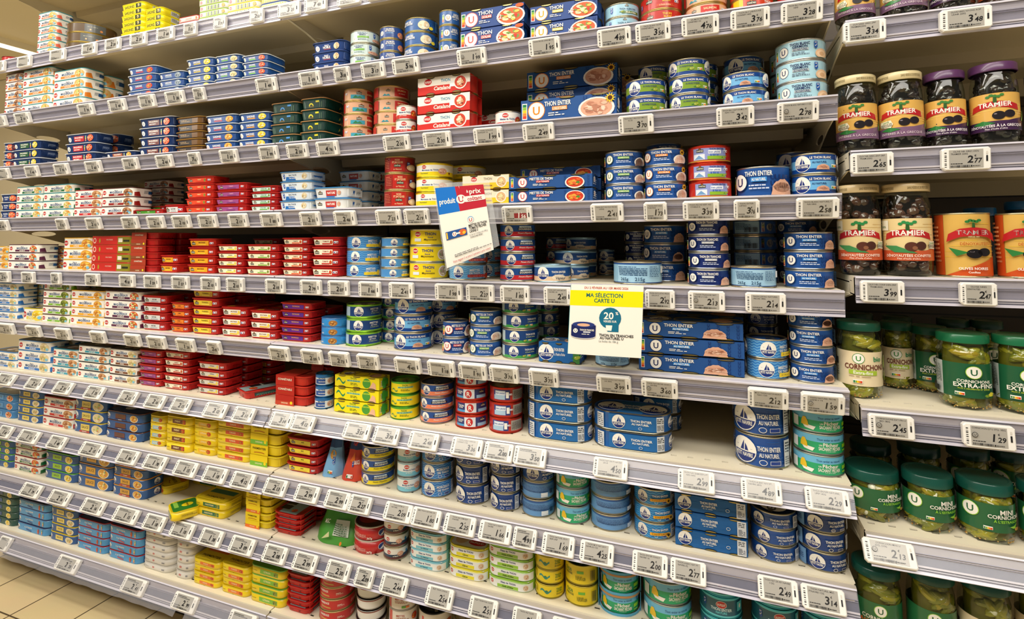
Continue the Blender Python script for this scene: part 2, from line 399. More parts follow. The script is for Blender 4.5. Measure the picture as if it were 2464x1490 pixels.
utray('uBrn','6e2b22','MAQUEREAU','prawn','navy tray with maroon label')
utray('uOrg','a4562c','MAQUEREAU','curry','navy tray with rust-brown label')
utray('uFsh','24407f','MAQUEREAU','prawn','navy tray with pale fillets picture')
def sard(k,c2,food,desc,logo):
    a=[('r',-.48,.1,.5,.86,'2a4f90')]+ulogo(-.38,.46,.33,logo)+[T(-.07,.6,.24,'SARDINES',WH,.3),('r',-.2,.26,.08,.4,c2)]+blob(.32,.48,.66,.4,FOOD[food],len(k),16)
    D[k]=dict(form='tray',base='2b5796',lid='dfe6ea',art=a,side=[('r',0,.1,1,.86,'1d4c8e')],desc=desc,cat='fish tray',film='cfd6dd')
sard('sdTom','c4262c','tomato','blue tray with tomato picture','c4262c')
sard('sdGry','8fa7b8','grey','blue tray with grey fish picture','17245c')
sard('sdLem','e8b92a','lemon','blue tray with lemon picture','e39a1c')
sard('sdGrn','6fb52e','cream','blue tray with green band','6fb52e')
sard('sdLng','7cc83a','prawn','blue tray with lime label','6fb52e')
sard('sdOli','c43c3a','curry','blue tray with red-striped label','c4262c')
sard('sdSun','f09a2a','lemon','blue tray with orange stripe','f08a1c')
def ctray(k,lab,c2,txt,desc,tc='3a2a20',red='bb1d1e',food=None,rim=None):
    a=[('r',-.44,.14,.3,.8,lab)]+conn(-.29,.42,.32,2.3)+[T(.04,.56,.17,txt,tc,.26),('r',-.1,.2,.2,.36,c2)]
    if food: a+=blob(.24,.46,.2,.24,FOOD[food],4,5)
    a+=flag(.4,.48,.3)
    D[k]=dict(form='tray',base=red,lid=rim or 'c62a22',art=a,side=[('m',.3,.35,.7,.6,'5c0d10',2)],desc=desc,cat='fish tray',film='a31a18',tt=[('r',-.3,-.3,.1,.3,'b5231c')]+[('p',0,.1,[(-.5,-.15),(.5,-.15),(.5,.15),(-.5,.15)],.6,'15161a'),T(0,.1,.06,'CONNÉTABLE','e8e4d0',.4),('p',-.25,-.2,[(-.3,-.2),(.3,0),(.2,.3),(-.3,.2)],.5,'e8c23a')])
ctray('cOr','e8502a','e03a20','PIMENT','red tray with orange-red label and lime','f6e0a0','cf2e20','olive')
ctray('cPur','9a4a86','7a3a78','TOMATE','red tray with purple label','e8b0c8')
ctray('cAqu','cfe6dc','5aa83c','CITRON VERT','red tray with aqua and green label','2f6b3a',food='olive')
ctray('cYel','e8a51c','f0c83a','MOUTARDE','red tray with amber label','5a2a10','bf2218')
ctray('cLim','f0ecc8','e3d72a','CITRON','red tray with cream and yellow label','5a6a20',food='lemon')
ctray('cGrn','eee8c4','7cb53a','BASILIC','red tray with cream and green label','2f6b3a',food='olive')
ctray('cCrm','f0e2c0','e0562c','TOMATE','red tray with cream and orange label','7a3a20',food='tomato')
ctray('cTom','f2ead0','c8322a','TOMATE','red tray with cream label and tomato','9a2a20',food='tomato')
ctray('cGry','d8d8d4','b0b4ba','NATURE','red tray with pale grey label','3a3a40')
ctray('cOrg','e8842a','e06a1c','CURRY','orange tray with dark logo','5a1a10','cc3a1e')
ctray('cSun','f0cf3a','f7de5a','TOURNESOL','red tray with yellow sunflower label','5a3a10',food='curry')
ctray('cWyl','f4f0e0','f2b81c','MOUTARDE','red tray with white and yellow label','8a5a10',food='lemon')
ctray('cVio','5a2a86','7a2a8a','PROVENÇALE','red tray with violet label','f0b050')
ctray('cGgr','d6d2c4','f0c83a','CITRON','red tray with grey and yellow label','4a4a3a',food='lemon')
ctray('cYlw','f0d83a','e8c82a','MAÏS','red tray with long yellow label','4a4a10')
ctray('cGri','4a8c2a','5aa83a','HERBES','red tray with grass-green label','e8f0d0')
ctray('cRib','c22a22','b8241e','SARDINES','red ribbed tray with dark print','7a1210','c42a22')
D['cRib']['art']=[('m',-.35,.3,-.05,.5,'6a1010',1),T(.12,.38,.3,'28','3a0a0a',.15)]; D['cRib']['side']=[('r',.15,.2,.95,.75,'1f3a3a'),('m',.2,.3,.9,.6,'4f9a8c',2)]
D['cRib']['tt']=[('r',-.3,-.45,.3,.45,'8fa7a8'),('r',-.42,-.2,-.1,.45,'15161a'),T(-.25,.1,.06,'CONNÉTABLE','e8e4d0',.3)]+blob(.1,-.2,.12,.1,FOOD['tomato'],3,6)
D['cBox']=dict(form='tin',base='bf241c',lid='c73a26',r=.01,cat='fish tin',desc='red and olive-green boxed tin',art=[('r',-.5,.02,.18,.98,'c4281e'),('r',.18,.02,.52,.98,'8a8220'),('e',-.4,.5,.3,.36,'e8c8b0'),('e',-.4,.5,.18,.24,RED),('e',-.27,.5,.14,.3,'a9a02a'),T(-.02,.62,.16,'MOUTARDE','f0b0a0',.3),('r',.2,.3,.3,.8,'e8e0d0'),('r',.32,.35,.46,.6,'2a2a1a')],side=[('r',0,.02,1,.98,'8a8220')])
def parm(k,bc,txt,desc,food='tomato',base='f2d41a'):
    a=[T(-.34,.5,.14,'Parmentier','7a6a10',.2,0),('r',-.18,.2,.34,.76,bc),T(.02,.5,.22,txt,'f6e6b0',.26)]+blob(.27,.48,.34,.27,FOOD[food],5,9)+[T(0,.06,.06,'À OUVRIR','5a5010',.3)]
    D[k]=dict(form='tin',base=base,lid='e6c91c',r=.016,cat='sardine tin',desc=desc,art=a,side=[('r',.2,.2,.8,.7,'ddc020'),('m',.25,.3,.75,.6,'8a7a18',2)],
      top=[('r',-.4,-.42,.42,.42,'e9cc22'),T(0,-.18,.12,'PARMENTIER','4a3a08',.66),('w',-.25,.25,-.33,.03,.012,'c0921c',1),('r',-.38,.1,.38,.4,bc)])
parm('pmBlu','9cc4d8','NATURE','yellow tin with pale blue label')
parm('pmBrn','6e3a22','PIMENT','yellow tin with brown label')
parm('pmYel','f0bb1c','CITRON','yellow tin with amber label')
parm('pmRed','d8562c','TOMATE','yellow tin with red tomato label')
parm('pmOrg','e8762c','TOMATE','yellow tin with orange label')
parm('pmGrn','1f6b4a','HUILE D’OLIVE','yellow tin with dark green label','olive')
parm('pmLeaf','7ab83a','CITRON','yellow tin with leaf-green label','olive')
D['pmLeaf']['top']=[('r',-.42,-.42,.42,.42,'5a9a2a'),T(0,-.2,.1,'PARMENTIER','24501a',.6),('r',-.3,.0,.3,.2,'8cc04a')]
D['pmLeaf']['lid']='6fae34'
D['pmFlat']=dict(D['pmOrg'],desc='yellow tin with orange lid print'); D['pmFlat']['top']=[('r',-.43,-.43,.43,.43,'f0d41c'),('r',-.43,.18,.43,.43,'e88a2a'),T(0,.0,.12,'PARMENTIER','5a4a08',.66),('w',-.2,.2,-.18,.03,.015,'b03a18',1)]
D['pmFlatG']=dict(D['pmGrn'],desc='yellow tin with green lid print'); D['pmFlatG']['top']=[('r',-.43,-.43,.43,.43,'2f7a2a'),('e',0,.1,.16,.2,'f0d41c'),T(0,.1,.06,'PARMENTIER','4a3a08',.3),('r',-.4,-.35,.1,-.2,'8cc04a')]
D['pmDuo']=dict(form='duo',base='ecd01e',lid='f2dc3a',cat='sardine tin',desc='yellow tub with printed sleeve',film='d9c01c',art=[],sleeve=['f2d41a','7ab83a'],stx='PARMENTIER',stc='5a4a10')
D['pmDuoO']=dict(D['pmDuo'],sleeve=['f2d41a','e8762c'],desc='yellow tub with orange printed sleeve')
D['cDuo']=dict(form='duo',base='c62a1e',lid='cf3a26',cat='fish tray',desc='red tub with red printed sleeve',film='b5231c',art=[],sleeve=['b3261c','c2452e'],stx='CONNÉTABLE',stc='e8e4d0')
D['cDuo2']=dict(form='duo',base='b51c1c',lid='c42420',cat='fish tray',desc='red tray in dark-logo sleeve pair',film='a01818',art=[],sleeve=['a83a20','8a4a2a'],stx='CONNÉTABLE',stc='e8e4d0')
D['yTin']=dict(form='tin',base='f0e01c',lid='e6d820',r=.012,cat='sardine tin',desc='bright yellow slim tin, black writing',art=[T(-.12,.5,.5,'SARDINES','3a3a10',.44),('r',.16,.12,.4,.9,'2f3a1a'),('e',.28,.55,.3,.28,'d8c88a'),('e',.26,.5,.16,.14,'8a7a3a')],side=[('r',.35,.1,.8,.9,'c9cac4'),('m',.4,.2,.75,.8,'5a5a50',3)],taper=.06)
def gtray(k,badge,desc):
    a=[('r',-.5,.04,.5,.84,'1c3a34')]+[('r',x,.1,x+.012,.7,'6f8a70') for x in (-.42,-.36,-.3,.32,.38)]+[('h',-.04,.25,.34,0,180,badge),('h',-.04,.25,.2,0,180,'1c3a34'),T(-.04,.2,.14,'SARDINES','8f7a4a',.22),('r',.16,.62,.3,.8,badge)]
    D[k]=dict(form='tray',base='123c36',lid='c2905a',art=a,side=[('p',.75,.45,[(-.5,-.4),(-.2,.4),(0,-.1),(.2,.4),(.5,-.4),(.2,-.2)],.5,'b3a82a')],desc=desc,cat='fish tray',film='b5834e')
gtray('gtB','4a90d8','dark green tray, tan lid, blue emblem')
gtray('gtY','d8cc2a','dark green tray, tan lid, yellow emblem')
D['gold']=dict(form='tray',base='5e3f1e',lid='b08434',cat='fish tray',film='a8802e',desc='bronze tray with black label',art=[('r',-.5,.06,.15,.84,'241c18'),('m',-.3,.3,.05,.65,'c9a878',2),('e',-.38,.45,.14,.16,'8a3a1c'),('r',.15,.06,.6,.84,'6b4a20')],side=[('r',0,.06,1,.84,'6b4a20')])
D['noble']=dict(form='tray',base='2a4580',lid='24407f',cat='fish tray',film='1d3566',desc='ribbed blue tray with food picture',art=ulogo(-.33,.4,.32,'8a2018')+[T(-.02,.66,.16,'PINCE','e8e8f0',.16),T(-.02,.45,.26,'NOBLE',WH,.24),('r',-.12,.2,.12,.25,'c4262c')]+blob(.3,.48,.4,.36,['e0c49a','f2e2c4','c09a64','6f8a3a'],4,12),side=[])
D['whtray']=dict(form='tray',base='dfe2e2',lid='2f86c8',cat='fish tray',film='3a8fd0',desc='white tub with blue rim',art=conn(-.3,.5,.24)+[('r',-.12,.16,.2,.78,'b8322c'),T(.04,.5,.24,'NATURE',WH,.24),('r',-.12,.04,.14,.14,'3a7fd0')]+blob(.28,.5,.24,.24,TUNA,4,6),side=[('p',.3,.5,[(-.25,-.4),(.25,-.4),(.25,.4),(-.25,.4)],.6,'2a5aa0'),('m',.45,.3,.8,.7,'4a4e58',3)])
D['balt']=dict(form='tray',base='dfe6ea',lid='2a7ab8',cat='fish tin',film='3a86c0',desc='white tin with blue band, oyster picture',art=[('r',-.5,.04,.5,.9,'d4dde2'),('p',-.2,.2,[(-.6,-.2),(1.4,-.2),(1.2,.25),(-.4,.3)],.9,'1f66b0'),T(-.05,.66,.2,'BALTHOR','1a2a50',.34),T(-.04,.3,.16,'Foie de Morue',WH,.3)]+msc(-.34,.5,.34)+blob(.33,.5,.4,.36,['d8c49a','efe6cc','b09a6a'],5,9),side=[('r',0,.3,1,.6,'1f66b0')])
D['cod']=dict(form='tin',base='2f86c8',lid='2a6fb0',cat='fish tin',r=.03,desc='oval light-blue tin, golden fish picture',art=[('r',-.5,.05,.5,.9,'2f8ad0'),T(-.25,.3,.14,'MORUE',WH,.16)]+blob(.2,.45,.62,.4,['a8743c','d8a45a','8a5424'],6,9),side=[])
def rtin(k,c,**kw): D[k]=dict(form='can',**kw)
def can(k,base,art,desc,rim='b9b29a',lid='b4ae98',**kw): D[k]=dict(form='can',base=base,art=art,desc=desc,rim=rim,lid=lid,cat='fish can',**kw)
MT='1d4f9a'
def pnblanc(k,base,b2,desc,olive=0):
    a=[band(.0,1,base),band(.22,.7,b2)]+[('w',-1.5,1.5,.16,.05,.015,'16408c',12)]+pn(-.33,.5,.44)+[T(.12,.82,.13,'LE THON BLANC',WH,.52),T(.08,.56,.1,'À L’HUILE D’OLIVE' if olive else 'AU NATUREL','1c3a70',.34)]
    a+= (olives(.2,.34,.12) if olive else tuna(.16,.3,.36,.16,3))+nutri(.42,.32,.17,1 if olive else 0)+pn(.72,.5,.44)+pn(-1.2,.5,.44)+msc(.5,.8,.15)
    can(k,base,a,desc)
pnblanc('pnN','12428c','6cb0e0','blue can with light-blue band')
pnblanc('pnO','15408a','7a9a2a','blue can with olive-green band',1)
def pnblue(k,base,desc,waves=0,w1='THON ENTIER',w2='AU NATUREL',h2='6fc0ea',extra=[]):
    a=[band(0,1,base)]
    if waves:
        for i in range(6): a.append(('w',-1.6,1.6,.08+i*.165,.035,.02,h2,20))
    else:
        r=random.Random(3)
        for i in range(36):
            x=r.uniform(-1.5,1.4); z=r.uniform(.05,.95); a.append(('r',x,z,x+r.uniform(.1,.3),z+.02,h2))
    a+=pn(-.24,.5,.43)+[T(.23,.64,.16,w1,WH,.42),T(.23,.42,.14,w2,WH,.36)]+extra+[('e',.12,.17,.13,.1,WH),('e',.12,.17,.11,.08,base),('p',.34,.17,[(-.3,-.12),(.3,-.12),(.3,.12),(-.3,.12)],.6,WH),('p',.34,.17,[(-.28,-.1),(.28,-.1),(.28,.1),(-.28,.1)],.6,'1a3c8c'),
       ('r',.52,.04,.68,.95,'d8dbe0'),('m',.54,.5,.66,.9,'2a2e38',4),('m',.54,.1,.66,.4,'6a6e78',4)]+pn(.95,.5,.43)+pn(-1.0,.5,.43)
    can(k,base,a,desc,lid='1b4a94')
pnblue('pnE','1c4c94','dark blue can with sailboat disc',h2='2a62ae')
pnblue('pnD','163f84','navy can with sailboat disc',h2='1f4f9a')
pnblue('pnM','173f82','navy sailboat can with pale-blue end panel',h2='1e4c96',extra=[('r',-.85,0,-.48,1,'6f9ccc'),('m',-.8,.3,-.55,.8,'2a4a80',4)])
pnblue('pnW','2f74c0','mid-blue wavy can with sailboat disc',1,'MORCEAUX','DE THON',h2='6fb4e6')
pnblue('pnB','2c60a4','pale-blue can turned to small print',h2='3a72b8'); D['pnB']['art']=[band(0,1,'6598cc'),band(.88,1,'2a5a9c')]+[('m',-.7,.35,.7,.85,'2f5a94',6),('r',.1,.1,.3,.4,'dfe6ee'),('r',.36,.3,.46,.6,'1c2f5a'),('w',-1.5,1.5,.2,.03,.01,'5088c4',10)]
pnblue('pnC','3a84cc','sky-blue wavy can',1,'MIETTES','DE THON',h2='7cc2ee')
a=D['pnC']['art']+[('r',.05,.12,.42,.36,'e8c92a'),T(.23,.24,.1,'À L’HUILE','4a3a10',.3),('e',.42,.3,.14,.24,'e8c23a')]+nutri(.58,.24,.17,1); D['pnC']['art']=a; D['pnC']['desc']='sky-blue wavy can with yellow banner'
pnblue('pnT','5aa0d8','sky-blue can',1,'MIETTES','DE THON',h2='8accf0')
D['pnT']['art']=D['pnT']['art']+[('r',.03,.12,.52,.32,'b8241e'),T(.27,.22,.1,'À LA SAUCE TOMATE',WH,.44)]+blob(.62,.2,.24,.22,FOOD['tomato'],5,6); D['pnT']['desc']='sky-blue wavy can with red banner'
pnblue('pnS','3fa0dc','sunflower can',1,'THON ENTIER','',h2='1c5aa8'); D['pnS']['art']=D['pnS']['art']+[('r',-.02,.3,.4,.5,'f0a91c'),T(.2,.4,.12,'À L’HUILE DE TOURNESOL','5a3a08',.36)]+sunf(.42,.3,.26)+nutri(.58,.6,.17,1); D['pnS']['desc']='bright blue wavy can with sunflower'
def pngreen(k,desc):
    a=[band(0,1,'17407c'),band(0,.08,'8fc83a'),band(.92,1,'8fc83a'),('r',-.75,.1,-.45,.9,'a9c4d8')]+pn(-.16,.5,.42)+[T(.3,.7,.16,'MIETTES',WH,.3),T(.3,.5,.1,'DE THON',WH,.2),T(.32,.34,.1,'à l’huile d’olive','cfe08a',.3,0)]+olives(.6,.3,.1)+nutri(.62,.5,.15,1)+pn(.95,.5,.42)
    can(k,'17407c',a,desc,rim='8fc83a',lid='1b3f80',toplogo=1)
pngreen('pnG','blue can with lime-green rims')
a=[band(0,1,'17407c'),band(0,.22,'3f9a4a'),('r',-.8,.1,-.4,.95,'b8ccd4')]+pn(-.08,.52,.42)+nutri(.35,.2,.15,0)+[T(.38,.7,.14,'THON ENTIER',WH,.3),T(.38,.5,.1,'à l’huile d’olive','cfe08a',.3,0)]+olives(.2,.2,.1)+[('m',.6,.2,1.2,.8,'9fb8d0',5)]
can('pnV','17407c',a,'blue can with green base and sailboat')
can('pnV2','17407c',a,'tall-stacked green and blue sailboat can')
def douar(k,c2,desc,rim='b9b29a',bar=0,b1='1c4a90'):
    a=[band(0,1,b1),band(.04,.42,c2)]+pn(-.3,.5,.42)+[('r',.02,.76,.4,.9,'cfe0ea'),T(.21,.83,.09,'Les Recettes de','1c3a60',.32,0),('r',-.02,.55,.46,.74,'15202c'),T(.22,.64,.14,'DOUARNENEZ',WH,.44)]+[T(.2,.3,.13,'Piment d’Espelette',WH if c2!='f0d81c' else '3a3a10',.44,0,.2)]+nutri(.58,.32,.17,0)+[('r',.72,.04,.9,.92,'dfe6ea'),('r',.9,.04,1.3,.92,'6fa4cc'),('b',.95,.1,1.25,.45,BLK)]
    can(k,b1,a,desc,rim=rim,lid='16356e')
douar('dRed','c4262c','blue and red can')
douar('dOrg','e8835f','blue and salmon-pink can',rim='b0a090')
douar('dYel','f0d81c','blue and yellow can')
def ucan(k,base,lab,txt1,txt2,food,desc,logo='17245c',sunfl=0,rim='b9b9b4',lid='27508e',big=0,pat='0f2c66'):
    a=[band(0,1,base)]+upat(.2,1.4,.08,.98,pat)+ulogo(-.4,.5,.3,logo,logo)+nutri(-.62,.42,.34,1,1)+[T(-.02,.8,.17,txt1,WH,.5),('r',-.15,.5,.13,.66,lab),T(-.01,.58,.1,txt2,WH,.25),('m',-.19,.2,.17,.42,'cfd8ea',2)]
    a+=[('e',.44,.25,.52,.36,'f0ece2')] if food!='tuna' else []
    a+= tuna(.42,.3,.4,.3,4) if food in('tuna','dish') else plate_(.42,.4,.4,FOOD[food],5)
    if sunfl: a+=sunf(.5,.78,.26)
    a+=[('r',.75,.03,1.05,.97,'a9cfe0'),('m',.78,.1,1.02,.9,'2a4a70',6)]
    can(k,base,a,desc,rim=rim,lid=lid)
ucan('uN','1f5098','3a8fd8','THON ENTIER','AU NATUREL','tuna','blue can with tuna picture')
ucan('uTr','14296a','b9c0cc','THON EN TRANCHES','AU NATUREL','tuna','navy can with grey label',pat='1c3a8a')
ucan('uOl','27559c','7cb52e','THON ENTIER','À L’HUILE D’OLIVE','dish','blue can with green label','7a8a1c')
ucan('uSf','2456a0','ee8a1f','THON ENTIER','À L’HUILE','dish','blue can with sunflower','e07a1c',1)
ucan('uMt','1f4c94','c4262c','MIETTES DE THON','À LA TOMATE','tomato','blue can with red label','c4262c')
ucan('uMo','2559a4','7cb52e','MIETTES DE THON','À L’HUILE D’OLIVE','dish','blue can with lime label','7a9a1c')
a=[band(0,1,'1c4c90'),band(.04,.92,'a4cde6'),('r',-.9,.04,-.46,.92,'8fbcd8'),('m',-.4,.36,.2,.85,'2a4f78',6),('m',.24,.3,.46,.85,'33567c',7),T(-.25,.2,.15,'265g','1c3a5a',.2),T(.05,.2,.17,'215g','1c3a5a',.2),('r',.52,.5,.6,.85,'eef2f4'),('b',.64,.12,.9,.5,BLK)]
can('uBk','1c4c90',a,'pale-blue small-print side of a can',lid='caa07a')
a=[band(0,1,'1b4486'),('r',-.62,.04,.1,.95,'8fb2cc'),('m',-.55,.3,-.1,.85,'33557a',5),('b',-.25,.12,.05,.5,BLK),('r',.1,.04,2,.95,'1f4c94')]+nutri(.17,.5,.36,1,1)+ulogo(.36,.5,.3)+[T(.62,.66,.14,'THON ENTIER',WH,.3)]
can('uBk2','1b4486',a,'blue can turned to its barcode panel')
a=[band(0,1,'a9d4e4'),('r',.52,.05,.9,.95,'b8dcec')]+ulogo(-.35,.5,.28,'17245c','17245c')+nutri(-.55,.42,.3,2,1)+[T(.0,.82,.14,'THON BLANC','17245c',.4),T(.0,.66,.14,'GERMON','17245c',.3),('r',-.15,.42,.17,.56,'a9b4b8'),T(.01,.49,.11,'AU NATUREL','17245c',.28),('m',-.16,.16,.18,.36,'5a6a80',2)]+msc(.32,.68,.22)+[('e',.46,.22,.42,.28,'e3bd98'),('e',.46,.2,.32,.2,'efcfac'),('e',.46,.2,.18,.12,'d9ae86')]+[('m',.55,.5,.72,.9,'6a8a9a',5)]
can('germ','a9d4e4',a,'light-blue can with coiled tuna picture',rim='c9c9c4')
a=[band(0,1,'c8dbd8')]+ulogo(-.42,.3,.2,'6fa52e')+[T(-.12,.84,.13,'THON BLANC','24407f',.36),T(-.12,.68,.12,'GERMON','24407f',.26),('r',-.3,.38,.1,.56,'7cb54a'),('m',-.28,.14,.1,.3,'5a7a80',2)]+msc(.3,.66,.26)+blob(.42,.18,.6,.16,TUNA,3,8)+[('m',.5,.3,.9,.9,'6f8f9c',7)]
can('germG','c8dbd8',a,'pale can with green label',rim='c9c9b4')
a=[band(0,1,'27498c')]+ulogo(-.4,.45,.24)+[T(0,.8,.15,'SAUMON',WH,.34),T(0,.62,.14,'EN TRANCHE',WH,.4),T(0,.42,.11,'AU NATUREL','8fc0f0',.3)]+blob(.5,.3,.4,.3,['e08a5a','f0ac80','d0704a'],3,6)
can('saum','27498c',a,'dark blue can with salmon picture',rim='b9a878')
a=[band(0,1,'2b5d9e')]+upat(.2,1.2,.5,.98,'214c8a')+[T(-.42,.72,.16,'CRABE DES',WH,.3),T(-.42,.54,.16,'MERS CHAUDES',WH,.4)]+blob(.12,.42,.5,.38,['e6d6b4','f2e8d0','d0b88c','e0c49a'],6,14)+[('e',.34,.2,.2,.14,'f0d83a'),('r',.5,.05,.8,.95,'5f92bc'),('m',.52,.1,.78,.9,'24508c',7)]
can('crab','2b5d9e',a,'blue can with crab meat picture',rim='b8a870')
a=[band(0,1,'2b5d9e')]+ulogo(-.2,.45,.26,'e8861c','1c3a70')+nutri(-.45,.42,.3,1,1)+[T(.2,.72,.16,'CRABE DES',WH,.3),T(.2,.54,.16,'MERS CHAUDES',WH,.4),('m',.05,.3,.35,.4,WH,1)]
can('crabU','2b5d9e',a,'blue can with white round emblem',rim='b8a870')
a=[band(0,1,'9cc8dc')]+msc(-.36,.5,.3)+conn(.1,.84,.13)+[T(.14,.55,.15,'THON ALBACORE','1c3a60',.5,0),('r',-.05,.14,.5,.36,'5a7a2c'),T(.24,.25,.14,'Huile d’olive',WH,.4)]+olives(-.05,.3,.1)
can('albac','9cc8dc',a,'pale-blue can with olive strip',rim='c0bca4')
def conncan(k,base,desc,parts,rim='c9a86a'): can(k,base,[band(0,1,base)]+parts,desc,rim=rim,lid='b5a888')
conncan('cnR','b8231c','red can with yellow lettering',conn(-.2,.6,.22)+[T(.22,.74,.17,'THON','f0c83a',.22),T(.24,.52,.14,'BLANC','f0c83a',.2),('r',.0,.12,.4,.3,'c8402a'),T(.2,.21,.1,'à l’huile d’olive','f0e0b0',.32,0)]+flag(.5,.5,.22)+msc(-.45,.4,.2)+[('r',-.02,.1,.42,.11,'e8b03a')])
conncan('cnS','d8a888','salmon-pink can with red label',conn(-.3,.62,.16)+[('r',-.12,.1,.34,.9,'c42a24'),T(.1,.68,.16,'SAUMON','f4d8a0',.36),('p',-.35,.2,[(-1,-.2),(-.4,.3),(0,0),(.5,.25),(1,-.2)],.4,'2f8fa0'),T(.1,.4,.12,'au naturel',WH,.3,0)]+flag(.46,.62,.2)+[('r',.6,.1,.9,.9,'d8a888'),('m',.62,.2,.88,.8,'8a5a40',5),('r',-.9,.05,-.6,.95,'b02420')])
conncan('cnS2','d4a484','salmon can with valley picture',conn(.1,.66,.2)+[('r',-.2,.12,.3,.5,'3f9ab0'),('p',.05,.2,[(-1.2,-.1),(-.5,.6),(0,.2),(.5,.5),(1.2,-.1)],.4,'2f7a4a'),('r',.38,.05,.9,.95,'b02a24'),T(.5,.6,.18,'SAUMON','f4d8a0',.3)]+flag(-.4,.6,.2)+[('r',-.9,.05,-.55,.95,'b02420')])
conncan('cnY','c43a1c','red and yellow can',[('r',-.5,.4,-.2,1,'e8c21c')]+conn(.0,.55,.24)+[T(.4,.62,.17,'THON',WH,.2),T(.4,.4,.13,'BLANC',WH,.18),('r',-.4,.1,.5,.2,'e8c21c')])
conncan('cnG','b7241c','red can with lavender sea picture',[('r',-.36,.1,.46,.9,'8f9ad0')]+conn(-.18,.72,.2)+[('r',-.34,.12,-.06,.5,'dfe6ee'),('p',-.2,.2,[(-.7,-.1),(0,.45),(.7,-.1)],.5,'6f9ac8'),T(.22,.82,.11,'THON ENTIER','24307a',.36),('r',.02,.5,.32,.74,'eef2f8'),T(.16,.62,.12,'bien pêché','2a5aa0',.28),T(.16,.42,.12,'& fait ici','2a6ac0',.24),('r',.0,.12,.42,.34,'8ab52e')]+olives(.4,.25,.1)+flag(.44,.66,.18),rim='c43a24')
D['cnG']['art']+= [band(.0,.06,'c8a23a')]
conncan('cnE','b7241c','red can with sea picture and small print',[('r',-.42,.12,.1,.92,'2a3f8c'),('r',-.4,.14,-.05,.5,'a9c8e0'),('r',-.36,.5,-.04,.84,'dfe8f4'),T(-.2,.66,.13,'bien pêché','2a5aa0',.28),('r',.18,.12,.6,.92,'a9a49a'),('m',.2,.16,.58,.88,'4a4038',8),('r',-.02,.3,.06,.8,WH)]+flag(.1,.6,.15)+[('r',.7,.12,1.2,.92,'16201a')],rim='c43a24')
conncan('cnRg','b9241c','red can with red round seal',[('r',-.5,.1,.52,.9,'24306e'),('r',-.5,.1,-.2,.3,'4a9ad0'),T(-.34,.66,.16,'THON',WH,.22),T(-.34,.5,.1,'ENTIER',WH,.16),('r',-.2,.08,.14,.92,'dfe3ea'),('e',-.04,.5,.32,.36,'c4262c'),T(-.04,.5,.4,'R',WH,.2)]+conn(.36,.66,.2)+[('r',.2,.12,.52,.4,'8fb8d8')],rim='c43a24')
can('nsj','8f2420',[band(0,1,'96251f'),('r',-.22,.04,.26,.96,'b8261e'),T(.02,.82,.12,'NOIX','f0cfa0',.16),T(.02,.66,.13,'ST JACQUES','f0cfa0',.36)]+conn(.02,.42,.17,2.8,'1a3a24')+[T(.02,.18,.11,'au Naturel','f0cfa0',.26,0),('m',-.5,.2,-.26,.85,'c86a50',6)]+msc(.38,.42,.24)+[('e',.5,.3,.4,.22,'d8b890'),('e',.5,.3,.26,.14,'f0dcc0')],'dark red can with gold lettering',rim='b9a06a')
can('spY','f2d41c',[band(0,1,'f0efe6'),band(0,.36,'f2d41c'),band(.93,1,'f2d41c')]+saup(-.2,.76,.17,w=2.8)+[T(-.02,.5,.13,'Morceaux de THON','1f4f86',.6),T(-.2,.24,.13,'Tournesol','2a6a3a',.34,0,.2)]+blob(.32,.4,.4,.26,TUNA,5,8)+sunf(.52,.24,.2),'yellow and white can with tuna chunks',rim='d8c43a',lid='e6cf3a')
can('spR','c8302a',[band(0,1,'f0ece4'),band(0,.3,'c8302a')]+saup(-.08,.76,.18,w=2.8)+[T(0,.5,.14,'Miettes de THON','1f4f86',.6),T(-.08,.24,.13,'à la Tomate',WH,.34,0,.2)]+blob(.46,.42,.3,.3,FOOD['tomato'],5,8),'white and red can',rim='c9bfae')
can('spB','8fcadb',[band(0,1,'e6e9e6'),band(0,.34,'78bfd2'),band(.95,1,'5fa8bc')]+saup(-.1,.74,.18,w=2.6)+[T(0,.5,.13,'Morceaux de THON','1f4f86',.5),T(0,.28,.11,'au Naturel',WH,.26,0,.2)]+blob(.42,.42,.32,.26,TUNA,5,8),'white and aqua can',rim='b0b8b8',lid='8ac4d4')
can('spD','1f3a56',[band(0,1,'1f3a56'),band(.45,1,'e6e2da'),band(.0,.2,'5a2424')]+saup(-.26,.68,.2,w=2.4)+blob(.22,.5,.34,.24,TUNA,5,8)+[('r',-.1,.24,.14,.42,'24303c'),T(.02,.33,.12,'au Naturel',WH,.2),('e',.5,.6,.14,.14,'3a7fb0')],'white can with dark red base',rim='c0b49c',lid='3a1a1c')
can('spT','175a70',[band(0,1,'175a70'),band(0,.09,'5cc8d0'),band(.93,1,'5cc8d0')]+saup(0,.68,.2,w=3)+[T(0,.42,.15,'THON ENTIER','d8f0f0',.5),T(0,.25,.12,'NATURE','6fd0d8',.26)]+msc(-.42,.56,.22)+[('r',.4,.3,.6,.8,'58c4d0'),('e',.5,.56,.08,.12,WH)],'dark teal can with aqua rims',rim='4ab0bc',lid='175a70')
can('spM','f2d41c',[],'yellow')
can('mayo','f5d81c',[band(0,1,'f3d61a')]+saup(-.32,.72,.2,w=2.6)+[T(.02,.74,.2,'THON','1f3f86',.3),T(.02,.5,.12,'Sauce','1f3f86',.14,0,.2),T(.02,.34,.14,'Mayonnaise','3a3a20',.4,0,.2),('r',-.42,.2,-.22,.42,'dfe8ee')]+plate_(.42,.46,.4,['c9a890','e8dcc0','a98a78','8f9a5a'],6),'yellow can with plate picture',rim='c8c4b0',lid='e6cf3a')
